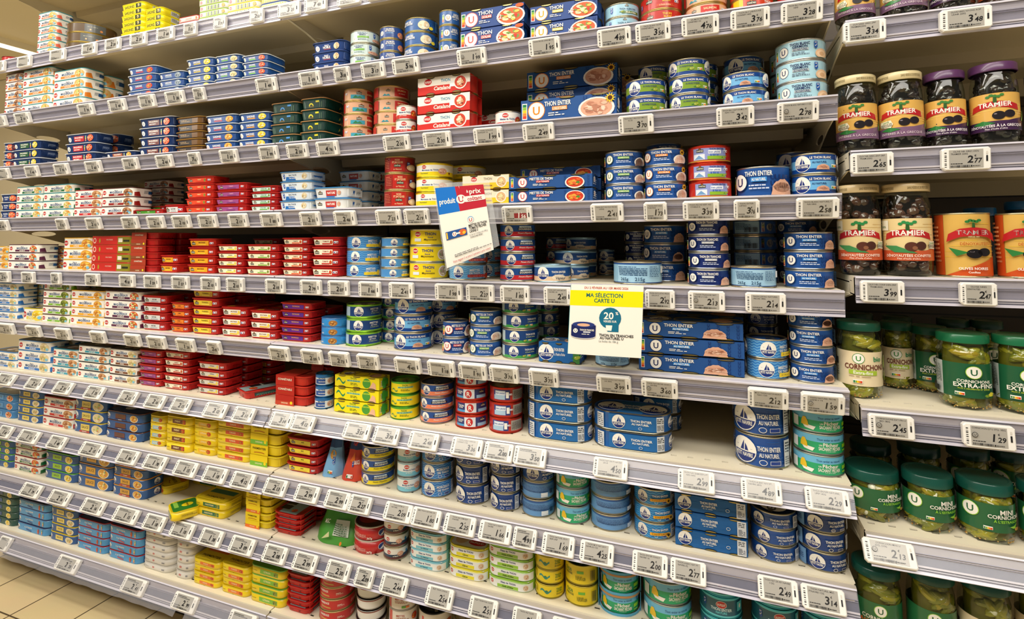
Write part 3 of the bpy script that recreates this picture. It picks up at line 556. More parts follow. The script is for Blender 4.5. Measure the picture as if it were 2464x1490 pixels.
can('capt','f2dc1c',[band(0,1,'f0d81a'),band(.93,1,'4fae3a')]+[T(.0,.78,.16,'THON','3a7a2a',.2),('r',-.26,.5,.3,.66,'8fd0b0'),T(.02,.58,.11,'MIETTES GÉNÉREUSES','2a6a4a',.5),('m',-.14,.2,.18,.42,'5a6a1a',2),('w',-.5,-.26,.3,.12,.05,'2f8a5a',1)],'yellow can with green lid ring',rim='5cb03a',lid='5cae3c')
can('capY','e8cc1a',[band(0,1,'e9cf1c'),('w',-.34,.06,.5,.14,.09,'2f8a7a',1.2),('e',-.1,.5,.16,.12,'2a7a5a'),T(.36,.7,.2,'THON','2f7a2a',.24),T(.36,.5,.14,'ENTIER','2f7a2a',.24),('m',.24,.2,.5,.36,'5a5a10',2),('r',-.72,.2,-.48,.8,'d9be18'),('m',-.7,.25,-.5,.75,'6a6a14',5)],'yellow can with green dragon-like emblem',rim='b8a84a',lid='2f7a2a')
can('capB','e8cc1a',[band(0,1,'e6cb1a'),T(-.4,.7,.2,'THON','2f7a2a',.24),T(-.4,.5,.12,'À L’HUILE D’OLIVE','3a5a1a',.3),('r',-.1,.6,.1,.75,'6fb53a'),('m',-.14,.2,.16,.5,'6a6a14',4),('b',.3,.2,.45,.8,BLK)],'yellow can showing barcode',rim='b8a84a',lid='3a7a2a')
def pech(k,desc,sh=0):
    a=[band(0,1,'22a46c'),band(.62,1,'6ab8dc'),T(.2+sh,.78,.13,'Thon entier au naturel','1f4a80',.5,0),T(.24+sh,.5,.2,'Pêcheur',WH,.34),T(.02+sh,.46,.09,'UN',WH,.06),T(.22+sh,.27,.18,'SACHANT PÊCHER',WH,.48),('m',.12+sh,.1,.4+sh,.16,'c8e8d0',1),
       ('p',-.24+sh,.3,[(-.75,.15),(.8,-.05),(.55,-.45),(-.4,-.3)],.5,WH),('p',-.3+sh,.5,[(-.5,-.4),(.35,-.5),(.3,.0),(.05,.5),(-.25,.5),(-.45,.1)],.5,'e8c01c'),('r',.52+sh,.3,.7+sh,.5,'8fcf2a'),('r',.52+sh,.12,.66+sh,.2,'8fcf2a')]+msc(.66+sh,.78,.16)+[('r',-.62+sh,.12,-.46+sh,.7,'dfe6e6')]
    can(k,'22a46c',a,desc,rim='a8b0a8',lid='2aa870')
pech('pch','green can with pale-blue top band')
pech('pch2','green and blue can turned slightly',-.12)
D['pchDuo']=dict(D['pch2'],form='candy',desc='green can held in blue card sleeve',rim='b88a5a')
can('hareng','c4262a',[band(0,1,'c42a2c'),T(-.35,.72,.22,'HARENGS',WH,.4),('p',-.3,.36,[(-1.6,.1),(1.2,-.1),(1.4,-.4),(-1.3,-.2)],.5,'c9a050'),T(.12,.5,.12,'DOUX ET\'FUMÉS'[:4],WH,.2),('m',.05,.3,.25,.6,'f0c0b0',3),('m',.45,.25,.8,.75,'e8a8a0',6)],'red can with golden herring',rim='c0a878')
can('wbowl','e4e2de',[band(0,.92,'e6e4e0'),band(.9,1,'8a2420')],'white round tub with dark red edge',rim='9a9a98',lid='8a2420',taper=.1)
can('wred','e6ddd2',[band(0,1,'e8e0d4'),('r',-.6,.0,-.42,1,'d0483a'),T(-.1,.7,.14,'MIETTES','a83a30',.3),('m',-.25,.4,.2,.6,'a86a5a',2),('r',.0,.1,.14,.24,'5aa83a'),('r',.14,.1,.26,.24,'e8762c')]+blob(.42,.5,.26,.24,FOOD['tomato'],3,6),'white can with red zigzag edge',rim='b0aca4')
can('wprint','cfc9bc',[band(0,1,'cfc9bc'),('m',-.7,.1,.7,.9,'7a746a',9)],'grey can covered in small print',rim='a8a498')
can('blktop','d8cfc4',[band(0,1,'ddd4c8'),('r',-.5,.1,-.42,.8,'d0483a'),('e',.4,.4,.3,.16,'c05a30')],'big can with bare black lid',rim='4a4a4a',lid='24282a')
can('fcan','d8cfc0',[band(0,1,'ddd6c8')]+sunf(.1,.6,.2)+blob(-.1,.5,.3,.2,FOOD['curry'],3,5),'cream can with yellow flower picture',rim='a8a498',lid='d0c8b8')
can('rtub','b5241f',[band(0,1,'b8241f')],'wide red tin with white squiggle',rim='8a1a18',lid='a8201c')
D['rtub']['art']=[band(0,1,'b8241f'),('w',-.2,.2,.5,.25,.07,'e8dcd0',1.5)]
can('terr','4a3a26',[band(0,1,'5a4428'),('e',.3,.5,.2,.2,'8a6a44'),('e',.6,.4,.15,.2,'7a5c3a'),('r',-.42,0,.02,1,'5c5f5e'),('m',-.36,.6,-.04,.7,'c8c8b0',1),('e',-.08,.3,.16,.14,'d08a54'),('e',-.3,.3,.1,.1,'d8b88a')],'dark round tub with grey sleeve',rim='a8904a',lid='8a7a40')
a=pn(-.25,.5,.42)+[T(.2,.6,.14,'THON ENTIER',WH,.4),T(.2,.42,.11,'au naturel',WH,.3,0,.2),T(.25,.2,.18,'Vapeur','1c2f50',.4,0,.25)]+nutri(.6,.22,.16,0)+pn(1.0,.5,.42)
can('vap','1c4c90',[band(0,1,'1d4c8e'),band(0,.3,'e0c4a4'),band(.9,1,'a9cce0')]+[('e',.2,.24,.5,.18,'e8d8c0')]+a,'blue can with beige steam band',rim='a9cce0',lid='a9cce0')
# cartons
def pack(k,n,base,art,desc,can_='1c4c90',**kw): D[k]=dict(form='pack',nc=n,base=base,art=art,desc=desc,cat='tuna multipack',cancol=can_,**kw)
def upack(k,lab,t1,t2,food,desc,logo,sunfl=0,x2=0,base='22508f',bigt=1,n=3):
    a=[('r',-.5,0,.5,1,base)]+nutri(-.46,.5,.36,1,1)+ulogo(-.33,.5,.36,logo,logo)+upat(.14,.5,.06,.98,'10306f' if food=='tuna' else '183f80')+[T(-.1,.76,.2,t1,WH,.28),('r',-.16,.45,.0,.62,lab),T(-.08,.53,.12,t2,WH,.15),('m',-.2,.2,-.02,.38,WH,2)]
    if food=='tuna': a+=tuna(.24,.36,.72,.32,4)
    else: a+=[('e',.3,.38,.78,.48,'f0ece0')]+blob(.3,.4,.68,.4,FOOD[food] if food in FOOD else TUNA,5,22)
    if sunfl: a+=sunf(.44,.76,.24)
    if x2: a+=[T(.12,.4,.22,'x2',WH,.08)]
    pack(k,n,base,a,desc,side=ulogo(.25,.6,.24,logo))
upack('upN','3a8fd8','THON ENTIER','AU NATUREL','tuna','long blue carton with tuna chunk','17245c')
upack('upM','c4262c','MIETTES DE THON','À LA TOMATE','tomato','long blue carton with tomato dish','c4262c')
upack('upS','ee8a1f','THON ENTIER','À L’HUILE DE TOURNESOL','dish','long blue carton with sunflower','e8861c',1)
upack('up2P','e05a5a','THON','CATALANE','mixed','blue twin carton with pink label','d0605a',0,1,'34508e',n=2)
upack('up2Y','e8c02a','THON','MAYONNAISE','mixed','blue twin carton with yellow label','e8a01c',0,1,'34508e',n=2)
D['up2P']['art']+= [('e',.44,.86,.22,.1,'e0602c')]
pack('cata',2,'c8281e',[('r',-.5,0,.5,.52,'c8281e'),('p',0,.55,[(-1.6,-.1),(1.6,.05),(1.6,.1),(-1.6,.1)],1,WH),('r',-.5,.5,.5,1,'efe9de')]+saup(-.3,.74,.2,w=2.6)+[T(.04,.76,.17,'THON','3a86a8',.18),T(-.02,.33,.22,'Catalane','f6eee0',.34,1,.15),('r',.12,.34,.22,.66,'e6eaec')]+plate_(.32,.56,.42,['c8402a','e8a87a','f0dcc0','8a2a1c','d86a40'],6),'red and white twin carton','b8261e',side=[])
pack('mayoP',2,'f0c62a',[('r',-.5,0,.5,.45,'f2c22a'),('r',-.5,.45,.5,1,'e8dcc0')]+saup(-.25,.72,.2,w=2.6)+[T(.05,.74,.17,'THON','8a8070',.18),T(.0,.26,.16,'Mayonnaise','8a6a30',.3)]+plate_(.34,.5,.42,['d8b080','f0d8a0','c09060'],6),'yellow twin carton','e8c83a',side=[])
pack('capP',3,'f0e01c',[('r',-.5,0,.5,1,'f0e01c'),('w',-.46,-.26,.5,.2,.09,'2f8a5a',1),T(-.08,.8,.17,'THON','3a7a2a',.14),('r',-.22,.52,.08,.66,'9ad8c0'),T(-.07,.59,.1,'MIETTES GÉNÉREUSES','2a6a4a',.28),('m',-.14,.2,.02,.42,'5a6a1a',2),('e',.22,.5,.42,.42,'4f9a3a'),T(.22,.7,.12,'ALBACORE','d8e83a',.16),('p',.36,.3,[(-.6,-.4),(0,.5),(.4,.3),(.5,-.4)],.7,'e8b898')],'yellow carton with green emblem','3f9a4a',side=[('r',.2,.3,.8,.8,'3f9a3a')])
pack('pnP',2,'1d5c9c',[('r',-.5,0,.5,1,'1f5f9f')]+[('r',-.4+.13*(i%7),.1+.09*i%.85,-.3+.13*(i%7),.12+.09*i%.85,'2a72b4') for i in range(20)]+pn(-.36,.52,.4)+[T(-.02,.66,.15,'THON ENTIER',WH,.24),T(-.02,.46,.14,'AU NATUREL',WH,.2),('m',-.1,.28,.06,.34,WH,1),('e',.24,.4,.12,.1,WH),('e',.24,.4,.1,.08,'1f5f9f'),('r',.36,.03,.48,.97,'d8dbe0'),('m',.375,.6,.465,.9,'2a2e38',3),('m',.375,.1,.465,.5,'6a6e78',5)],'blue carton with sailboat disc','1c4c90',side=[])
D['pnP3']=dict(D['pnP'],nc=3)
D['pnOl']=dict(D['pnP'],nc=3,desc='sea-blue carton with olives corner',art=D['pnP']['art'][:1]+pn(-.32,.5,.4)+[T(.0,.66,.16,'THON ENTIER',WH,.26),T(.02,.42,.14,'à l’huile d’olive',WH,.26,0,.2),('r',.34,.0,.5,1,'3f7a3a')]+olives(.42,.3,.12))
D['pnTw']=dict(form='twin',base='1d5aa0',cat='tuna multipack',desc='oval blue twin pack with sailboat discs',cancol='1c5096',
  art=[('r',-.26,.02,.34,.98,'2468a8'),('r',.34,.02,.44,.98,'d6dade'),('m',.345,.55,.435,.9,'2a2e38',3),('m',.345,.1,.435,.48,'6a6e78',4)]+pn(-.13,.53,.42)+[T(.15,.66,.15,'THON ENTIER',WH,.26),T(.14,.46,.13,'AU NATUREL',WH,.24),('e',.14,.2,.12,.09,WH),('e',.14,.2,.1,.07,'2468a8'),('r',-.42,.04,-.32,.96,'d6dade'),('m',-.41,.1,-.33,.9,'6a6e78',6)]+[T(.62,.6,.13,'THON ENTIER',WH,.2)])
# filets de thon oval tins
def filet(k,c,txt,desc,tc='2a3a20'):
    a=[('r',-.52,.04,.56,.88,'eef0ec'),('r',-.24,.08,.22,.44,c)]+saup(-.37,.56,.24,w=2.1)+[T(.0,.68,.2,'Filets de THON','24407f',.4),T(-.01,.26,.18,txt,tc,.36,1,.15)]+plate_(.38,.46,.36,['e2c4a0','d8a884','f0dcc0','b88a64'],5)
    D[k]=dict(form='tin',base=c,lid=c,r=.024,cat='tuna tin',desc=desc,art=a,side=[('r',0,.08,1,.8,c)],top=[('r',-.44,-.44,.44,.44,'dfe0da'),('e',-.22,.0,.24,.34,'d8b890'),('e',.18,-.15,.3,.16,RED),T(.18,-.15,.09,'SAUPIQUET',WH,.36),T(.16,.2,.1,'Filets de THON','24407f',.4)])
filet('fNat','7ec4d4','au Naturel','white tin with aqua edges',tc='1f6a80')
filet('fCit','e6dc2a','Citron','white tin with yellow edges')
filet('fOli','96c83c','Huile d’Olive','white tin with lime edges')
def ppn(k,edge,lab,food,desc,bandc=None,base='2c5a96'):
    a=[('r',-.5,.03,.52,.9,base)]+pn(-.4,.48,.34)+[('r',-.2,.2,.08,.8,lab),T(-.06,.52,.24,'SAUCE','5a4a20',.22)]+[('e',.3,.44,.72,.44,'e8e4da')]+blob(.3,.46,.64,.4,FOOD[food],len(k),14)+nutri(.36,.5,.22,1,1)
    if bandc: a+=[('r',-.22,.04,.1,.2,bandc),T(-.06,.12,.1,'NOUVEAU',WH,.2)]
    D[k]=dict(form='tin',base=base,lid=edge,r=.018,cat='fish tin',desc=desc,art=a,side=[('r',0,.03,1,.9,'24508c')]+pn(.45,.5,.36),top=[('r',-.44,-.44,.44,.44,'1c3a6c')]+[('e',-.1,.05,.3,.2,'d8dce0')])
ppn('ppYel','e6c92a','e8cf6a','cream','blue tin with yellow edges')
ppn('ppYel2','e6c92a','e8cf6a','cream','blue tin with yellow edges, red strip','b8302a')
ppn('ppHal','5a3230','6a3a34','curry','blue tin with maroon edges','24407a')
ppn('ppLim','5ab02e','8fc02e','lemon','blue tin with green edges')
ppn('ppOrg','d8963a','d8a03a','curry','blue tin with orange edges, red strip','c4402a')
ppn('ppOrg2','d8963a','dca43a','curry','blue tin with orange edges')
ppn('ppDkg','1f4438','24508c','lemon','dark green tin with yellow filling picture',base='20504a')
ppn('ppLbl','2a3a6a','3f7ab8','tomato','light-blue tin with dark edges',base='4a92c8')
ppn('ppRed','a01f30','c4303a','tomato','light-blue tin with red edges','c42f36',base='4a96cc')
ppn('ppSky','4a8ac0','5a98cc','mixed','sky-blue tub with food picture',base='3f80b8')
for k in('ppLbl','ppRed'): D[k]['art']=[('r',-.52,.03,.54,.9,'4a96cc')]+pn(-.4,.48,.34)+[T(-.08,.62,.2,'À LA TOMATE',WH,.32),('p',-.06,.28,[(-1.2,.25),(1.3,-.1),(1.3,-.4),(-1.2,-.05)],.5,'c4303a' if k=='ppRed' else '24407f')]+blob(.24,.45,.2,.36,FOOD['tomato'],3,5)+nutri(.36,.5,.34,1,1)
D['wtin']=dict(form='tin',base='dedad2',lid='d2cec6',r=.024,cat='fish tin',desc='plain white wrapped tin, red print',art=[('p',-.05,.5,[(-.5,-.2),(.3,-.3),(.5,.2),(-.3,.3)],.6,'c47a78'),('m',-.42,.3,-.2,.7,'b8b4b0',3),('r',.24,.35,.32,.6,'8a8a90')],side=[('r',.5,.2,.8,.8,'e6e2dc')],top=[])
D['stripe']=dict(form='tin',base='e8e6d0',lid='2a4fa0',r=.02,cat='fish tin',desc='white tin with yellow stripes, blue rim',art=[('r',-.5+.06*i,.08,-.47+.06*i,.88,'e8d23a') for i in range(16)],side=[])
D['brbox']=dict(form='tin',base='5a4440',lid='6a504a',r=.004,cat='fish tin',desc='brown box at the end of the row',art=[('r',-.4,.2,.2,.7,'8a6a60')],side=[])
D['rwbox']=dict(form='tin',base='e6ded4',lid='b8322c',r=.008,cat='fish tin',desc='red-lidded white box with red script',art=saup(-.38,.5,.26)+[('r',-.2,.25,.34,.7,'e6ded4'),T(.05,.5,.3,'SARDINES','c46a60',.44)]+blob(.42,.5,.24,.3,FOOD['mixed'],3,6),side=[('r',0,0,1,1,'c4322c')])
D['gwbox']=dict(form='tin',base='e6e6da',lid='a2c83a',r=.01,cat='fish tin',desc='white tin with lime lid, pink oval',art=saup(-.37,.5,.3,'d85a70')+[('r',-.2+.06*i,.15,-.17+.06*i,.85,'5a6a5a' if i%2 else '9cc84a') for i in range(8)]+blob(.4,.5,.36,.36,FOOD['curry'],3,8),side=[])
D['ywbox']=dict(D['gwbox'],lid='e8dc2a',desc='white tin with yellow lid, pink oval')
D['ywbox']['art']=saup(-.37,.5,.3,'d85a70')+[('r',-.2+.06*i,.15,-.17+.06*i,.85,'5a6a5a' if i%2 else 'e0c83a') for i in range(8)]+blob(.4,.5,.36,.36,FOOD['curry'],7,8)
D['bigred']=dict(form='tin',base='c62d2c',lid='c8c0b0',r=.045,cat='fish tin',desc='large red oval tin, white rim',art=[('m',-.5,.2,.1,.6,'e8a8a0',4),T(.2,.2,.16,'367g',WH,.16),('e',.55,.55,.4,.3,WH),('e',.55,.55,.37,.27,'24407f'),('p',.55,.5,[(-.5,-.3),(.2,.4),(.5,.2),(0,-.3)],.5,WH)],side=[('r',0,.1,1,.9,'b5282a')],top=[('e',0,0,.5,.46,'3a0f10'),('e',-.1,0,.3,.3,'8a1a1c'),T(.1,.1,.12,'HARENGS','e8d8d0',.5)])
can('baltC','2a6fae',[band(0,1,'dfe6ea'),band(.75,1,'2a6fae'),('r',-.5,.1,.1,.6,'24509a'),T(-.1,.7,.16,'BALTHOR','1a2a50',.4),T(-.1,.35,.12,'Salades Nordiques',WH,.4)]+blob(.4,.4,.4,.3,['d8a890','efd0b8','b88a6a'],5,9),'blue-lidded white and blue can',rim='2a6fae',lid='2a6fae')
def _wrapfix(prims,ol,W):
    out=[]
    for p in prims:
        if p[0]=='r' and (p[3]-p[1])*W>ol.tot*.99: p=('r',-ol.tot/2/W+.0001,p[2],ol.tot/2/W-.0001,p[4],p[5])
        out.append(p)
    return out
# ------------------------------------------------------------------ product shapes: each returns [(part name, mesh, (subparts))]
def mk_can(d,w,h,rot=0,seg=56):
    R=w/2; ol=Outline('round',w,w,seg=seg); base,rim,lid=d['base'],d['rim'],d['lid']; tp=d.get('taper',0)
    b=MB(); k=.0011
    prof=[(0,k*1.6),(.0006,k*.3),(.0016,0),(.0026,k),(h-.0030,k),(h-.0018,0),(h-.0006,0),(h-.0001,k*.8),(h-.0003,k*1.9),(h-.0028,k*2.6)]
    cols=[rim,rim,rim,base,rim,rim,rim,rim,rim]; ms=[1,1,1,0,1,1,1,1,1]
    ringset(b,ol,prof,cols,ms,True,False,tp,h)
    art=_wrapfix(fix(d['art'],w,h-.0056),ol,w)
    # full-width bands ignore the turn of the can
    bands=[p for p in art if p[0]=='r' and (p[3]-p[1])*w>ol.tot*.9]; rest=[p for p in art if p not in bands]
    wrap(b,ol,bands,w,h-.0056,.0028,off0=-k+.00015,taper=tp,HT=h)
    wrap(b,ol,rest,w,h-.0056,.0028,off0=-k+.0004,rot=rot,taper=tp,HT=h)
    l=MB(); z=h-.0026; ol2=Outline('round',w-.006,w-.006,seg=32)
    ringset(l,ol2,[(z,0),(z+.0001,.001),(z-.0006,.0022),(z-.0002,R*.3),(z-.0002,R*.34)],lid,1 if not d.get('toplogo') else 0,False,True)
    if d.get('top'): lay(l,fix(d['top'],w,w),w,w,z)
    elif d['desc'].find('sailboat')>=0 or d.get('toplogo'): lay(l,[('e',0,0,.3,.3,WH)]+pn(0,0,.27),w,w,z,off0=.0003,rz=PI)
    else: lay(l,[('e',0,0,.34,.34,lid),('m',-.2,-.12,.2,.1,base,3)],w,w,z,off0=.0001)
    # pull ring
    t=MB(); c0=-R*.34; n=14
    for i in range(n):
        a0,a1=2*PI*i/n,2*PI*(i+1)/n
        for r0,r1,zz in((R*.13,R*.2,z+.0016),):
            q=[(r0*math.cos(a0),c0+r0*1.3*math.sin(a0),zz),(r1*math.cos(a0),c0+r1*1.3*math.sin(a0),zz),(r1*math.cos(a1),c0+r1*1.3*math.sin(a1),zz),(r0*math.cos(a1),c0+r0*1.3*math.sin(a1),zz)]
            i0=t.verts([(x,y,zq-.0005) for x,y,zq in q]+q); 
            for f in((0,3,2,1),(4,5,6,7),(0,1,5,4),(2,3,7,6)): t.face([i0+j for j in f],'a8a8a4',0)
    t.box(-R*.09,R*.09,c0-R*.42,c0-R*.1,z+.0003,z+.0016,'a8a8a4')
    return [('body',b.build('can_body',[PRINT,METAL]),[]),('lid',l.build('can_lid',[PRINT,METAL]),[('pull_ring',t.build('pull_ring',[METAL],False))])]
def mk_candy(d,w,h,rot=0,seg=48):
    parts=mk_can(d,w*.93,h*.97,rot,seg)
    ol=Outline('rr',w,w,r=w*.46); b=MB()
    # open card sleeve: top and bottom bands of card joined by corner posts
    n=len(ol.p)-1
    for z0,z1,cc in((0,h*.12,'5aa8cc'),(h*.9,h,'b88a5a')):
        ringset(b,ol,[(z0,0),(z1,0),(z1,.001),(z0,.001)],cc,0,False,False)
    for sx in(-1,1):
        b.box(sx*w*.5-.001,sx*w*.5+.0,-w*.2,w*.3,0,h*.95,'4a9cc4')
    return parts+[('card_sleeve',b.build('card_sleeve',[CARTON]),[])]
def mk_tin(d,w,dp,h,**k):
    ol=Outline('rr',w,dp,r=d.get('r',.012)); b=MB(); tp=d.get('taper',0)
    lh=min(.0024,h*.12)
    ringset(b,ol,[(0,.0012),(.0008,0),(h-lh,0)],d['base'],0,True,True,tp,h)
    art=[x for x in fix(d['art'],w,h-lh-.0006)]
    wrap(b,ol,art,w,h-lh-.0006,.0006,off0=.00015,taper=tp,HT=h)
    if d.get('side'):
        sd=[x for x in fix(d['side'],dp,h-lh-.001)]
        wrap(b,ol,sd,dp,h-lh-.001,.0008,off0=.00008,shift=w/2+.0,taper=tp,HT=h)
    l=MB(); ringset(l,ol,[(h-lh,-.0003),(h-lh*.4,-.0007),(h-.0001,-.0003),(h-.0001,.0016),(h-.0006,.0024)],d['lid'],0,True,True)
    if d.get('top'): lay(l,fix(d['top'],w,dp),w,dp,h-.0006)
    return [('body',b.build('tin_body',[PRINT]),[]),('lid',l.build('tin_lid',[PRINT]),[])]
def mk_tray(d,w,dp,h,**k):
    tp=.1; ol=Outline('rr',w-.004,dp-.004,r=.016); b=MB()
    ringset(b,ol,[(0,.002),(.0012,0),(h-.0022,0)],d['base'],0,True,False,tp,h)
    # vertical ribs on the side walls
    n=len(ol.p)
    for sx in(1,):
        for i in range(14):
            y=-dp*.38+dp*.76*i/13; x=(w-.004)/2
            b.box(x*.93,x*.962,y-.0009,y+.0009,h*.15,h*.78,d['base'])
    ol3=Outline('rr',w,dp,r=.017)
    ringset(b,ol3,[(h-.0026,.0015),(h-.0024,0),(h-.0012,0),(h-.0008,.0006)],d['lid'],0,False,False)
    l=MB(); ringset(l,ol3,[(h-.0009,.0008),(h-.0003,.0022),(h-.0003,.004),(h-.0012,.0055)],d['film'],0,False,True)
    if d.get('tt'): lay(l,fix(d['tt'],w,dp),w,dp,h-.0012)
    s=MB(); art=fix(d['art'],w*.93,h*.82)
    wrap(s,ol,art,w*.93,h*.82,h*.06,off0=.0006,taper=tp,HT=h)
    out=[('tub',b.build('tray_tub',[PLAST]),[]),('film_lid',l.build('film_lid',[PRINT]),[])]
    if art: out.append(('label',s.build('tray_label',[PRINT]),[]))
    if d.get('side'):
        s2=MB(); wrap(s2,ol,fix(d['side'],dp*.95,h*.82),dp*.95,h*.82,h*.06,off0=.0009,shift=w/2-.003,taper=tp,HT=h); out.append(('side_print',s2.build('side_print',[PRINT]),[]))
    return out
def mk_duo(d,w,dp,h,top=False,**k):
    dd=dict(d,side=[]); P=mk_tray(dd,w,dp,h)[:2]
    s=MB(); sl=d['sleeve']; x0,x1=-w*.46,w*.12; y=-dp/2-.0016
    s.box(x0,x1,y-.0006,y,0,h,sl[0])
    fn=lambda x,z,o:(x+(x0+x1)/2,y-.0006-o,z)
    W=x1-x0
    art=[('r',-.5,0,.5,.42,sl[1])] if not top else [('w',-.3,.3,.2,.06,.03,'b03a18',.5)]
    art+= [T(0,.62,.2,d['stx'],d['stc'],.8)] if top else [T(0,.24,.14,'SARDINES','f4e8c0',.6,0),('e',.36,.3,.16,.16,'f2d41a')]
    plate(s,fix(art,W,h),W,h,fn)
    if top: s.box(x0,x1,y-.0006,dp*.4,h-.0002,h+.0004,sl[0])
    return P+[('card_sleeve',s.build('card_sleeve',[CARTON]),[])]
def mk_pack(d,w,dp,h,**k):
    n=d['nc']; r=min(w/n/2,dp/2); b=MB(); e=.0008; dp2=dp
    x0,x1=-w/2,w/2
    # sleeve of card: front, back, top and bottom walls, open ends
    b.box(x0,x1,-dp2/2,-dp2/2+e,.0015,h-.0015,d['base']); b.box(x0,x1,dp2/2-e,dp2/2,.0015,h-.0015,d['base'])
    b.box(x0,x1,-dp2/2+e,dp2/2-e,.0012,.0020,d['base']); b.box(x0,x1,-dp2/2+e,dp2/2-e,h-.0020,h-.0012,d['base'])
    fn=lambda x,z,o:(x,-dp2/2-o,.0015+z)
    plate(b,fix(d['art'],w,h-.003),w,h-.003,fn)
    lay(b,fix([('e',-.3,0,.3,.3,WH),('r',-.1,-.3,.4,.3,d['base'])]+([('e',.3,0,.35,.35,'dba98e')] if n==3 else [])+pn(-.3,0,.27),w,dp2) if d['cancol']!='b8261e' else [('e',.25,0,.36,.36,'e8b89a')],w,dp2,h-.0012)
    # end flaps
    if d.get('side') is not None and n==3:
        b.box(x1-.0008,x1,-dp2/2,dp2*.1,.0015,h-.0015,d['base']); plate(b,fix([('m',.1,.2,.6,.8,'cfd8ea',4)]+d.get('side',[]),dp2,h-.003),dp2,h-.003,lambda x,z,o:(x1+o,-dp2*.5+x*1.0 if x>0 else -dp2*.5+.0005,.0015+z))
    out=[('sleeve',b.build('carton_sleeve',[CARTON]),[])]
    cm=MB(); ol=Outline('round',2*r-.004,2*r-.004,seg=36)
    ringset(cm,ol,[(0,.001),(.001,-.0006),(.0025,.0004),(h-.0025,.0004),(h-.001,-.0006),(h,.001),(h-.002,.003)],['b8a870','b8a870',d['cancol'],'b8a870','b8a870','b8a870'],[1,1,0,1,1,1],True,True)
    me=cm.build('packed_can',[PRINT,METAL])
    for i in range(n):
        xc=x0+w*(i+.5)/n + (.004 if i==n-1 else 0); out.append(('can',me,[],(xc,0 if dp>2*r else 0,0)))
    # gold crescents where the rims poke through the slots
    for zt,sg in((.0015,1),(h-.0015,-1)):
            g=MB(); xc=0
            pts=[(xc+w*.085*math.cos(a),-dp2/2-.0009,zt+sg*h*.09*math.sin(a)) for a in [PI*j/8 for j in range(9)]]
            g.poly(pts if sg>0 else pts[::-1],'1a1c22',0); pts2=[(xc+w*.075*math.cos(a),-dp2/2-.0016,zt+sg*h*.055*math.sin(a)) for a in [PI*j/8 for j in range(9)]]
            g.poly(pts2 if sg>0 else pts2[::-1],'b5a468',1); me=g.build('rim_slot',[CARTON,METAL],False)
            for i in range(n): out.append(('rim_slot',me,[],(x0+w*(i+.5)/n,0,0)))
    return out
def mk_twin(d,w,dp,h,**k):
    ol=Outline('rr',w,dp,r=dp*.49); b=MB()
    ringset(b,ol,[(0,.002),(.001,0),(.0025,.001),(h-.0025,.001),(h-.001,0),(h,.002),(h-.002,.004)],['a8a490','a8a490',d['base'],'a8a490','a8a490','1c5096'],[1,1,0,1,1,0],True,True)
    s=MB(); wrap(s,ol,fix(pn(.6,.5,.36)+pn(-.62,.5,.36),w,h-.006),w,h-.006,.003,off0=-.0004)
    wrap(s,ol,fix(d['art'],w,h-.006),w,h-.006,.003,off0=.0004)
    lay(s,fix([('e',-.27,0,.38,.38,'153c7c'),('e',.27,0,.38,.38,'153c7c'),('r',-.16,-.5,.16,.5,'2468a8')]+pn(-.27,0,.3)+pn(.27,0,.3)+[T(0,.1,.1,'THON ENTIER',WH,.22),T(0,-.06,.1,'AU NATUREL',WH,.22)],w,dp),w,dp,h-.0018)
    return [('can_pair',b.build('can_pair',[PRINT,METAL]),[]),('wrap_sleeve',s.build('wrap_sleeve',[CARTON]),[])]
def make_parts(d,w,dp,h,rot=0,seg=56,top=False):
    f=d['form']
    if f=='can': return mk_can(d,w,h,rot,seg)
    if f=='candy': return mk_candy(d,w,h,rot,seg)
    return {'tin':mk_tin,'tray':mk_tray,'duo':mk_duo,'pack':mk_pack,'twin':mk_twin}[f](d,w,dp,h,top=top)
KIND={'can':'fish_can','candy':'fish_can','tin':'fish_tin','tray':'fish_tray','duo':'fish_tray','pack':'tuna_multipack','twin':'tuna_multipack'}
CLEAN={'lid':'lid'}
def instance(kind,parts,loc,rz,props):
    root=bpy.data.objects.new(kind,None); COL.objects.link(root); root.location=loc; root.rotation_euler[2]=rz; root.empty_display_size=.01
    for k,v in props.items(): root[k]=v
    for p in parts:
        o=bpy.data.objects.new(p[0],p[1]); COL.objects.link(o); o.parent=root
        if len(p)>3: o.location=p[3]
        for q in p[2]:
            s=bpy.data.objects.new(q[0],q[1]); COL.objects.link(s); s.parent=o
    return root
def copy_thing(root,loc,rz,props):
    r=root.copy(); COL.objects.link(r); r.location=loc; r.rotation_euler[2]=rz
    for k,v in props.items(): r[k]=v
    for ch in list(root.children):
        c=ch.copy(); COL.objects.link(c); c.parent=r
        for g in list(ch.children):
            e=g.copy(); COL.objects.link(e); e.parent=c
    return r

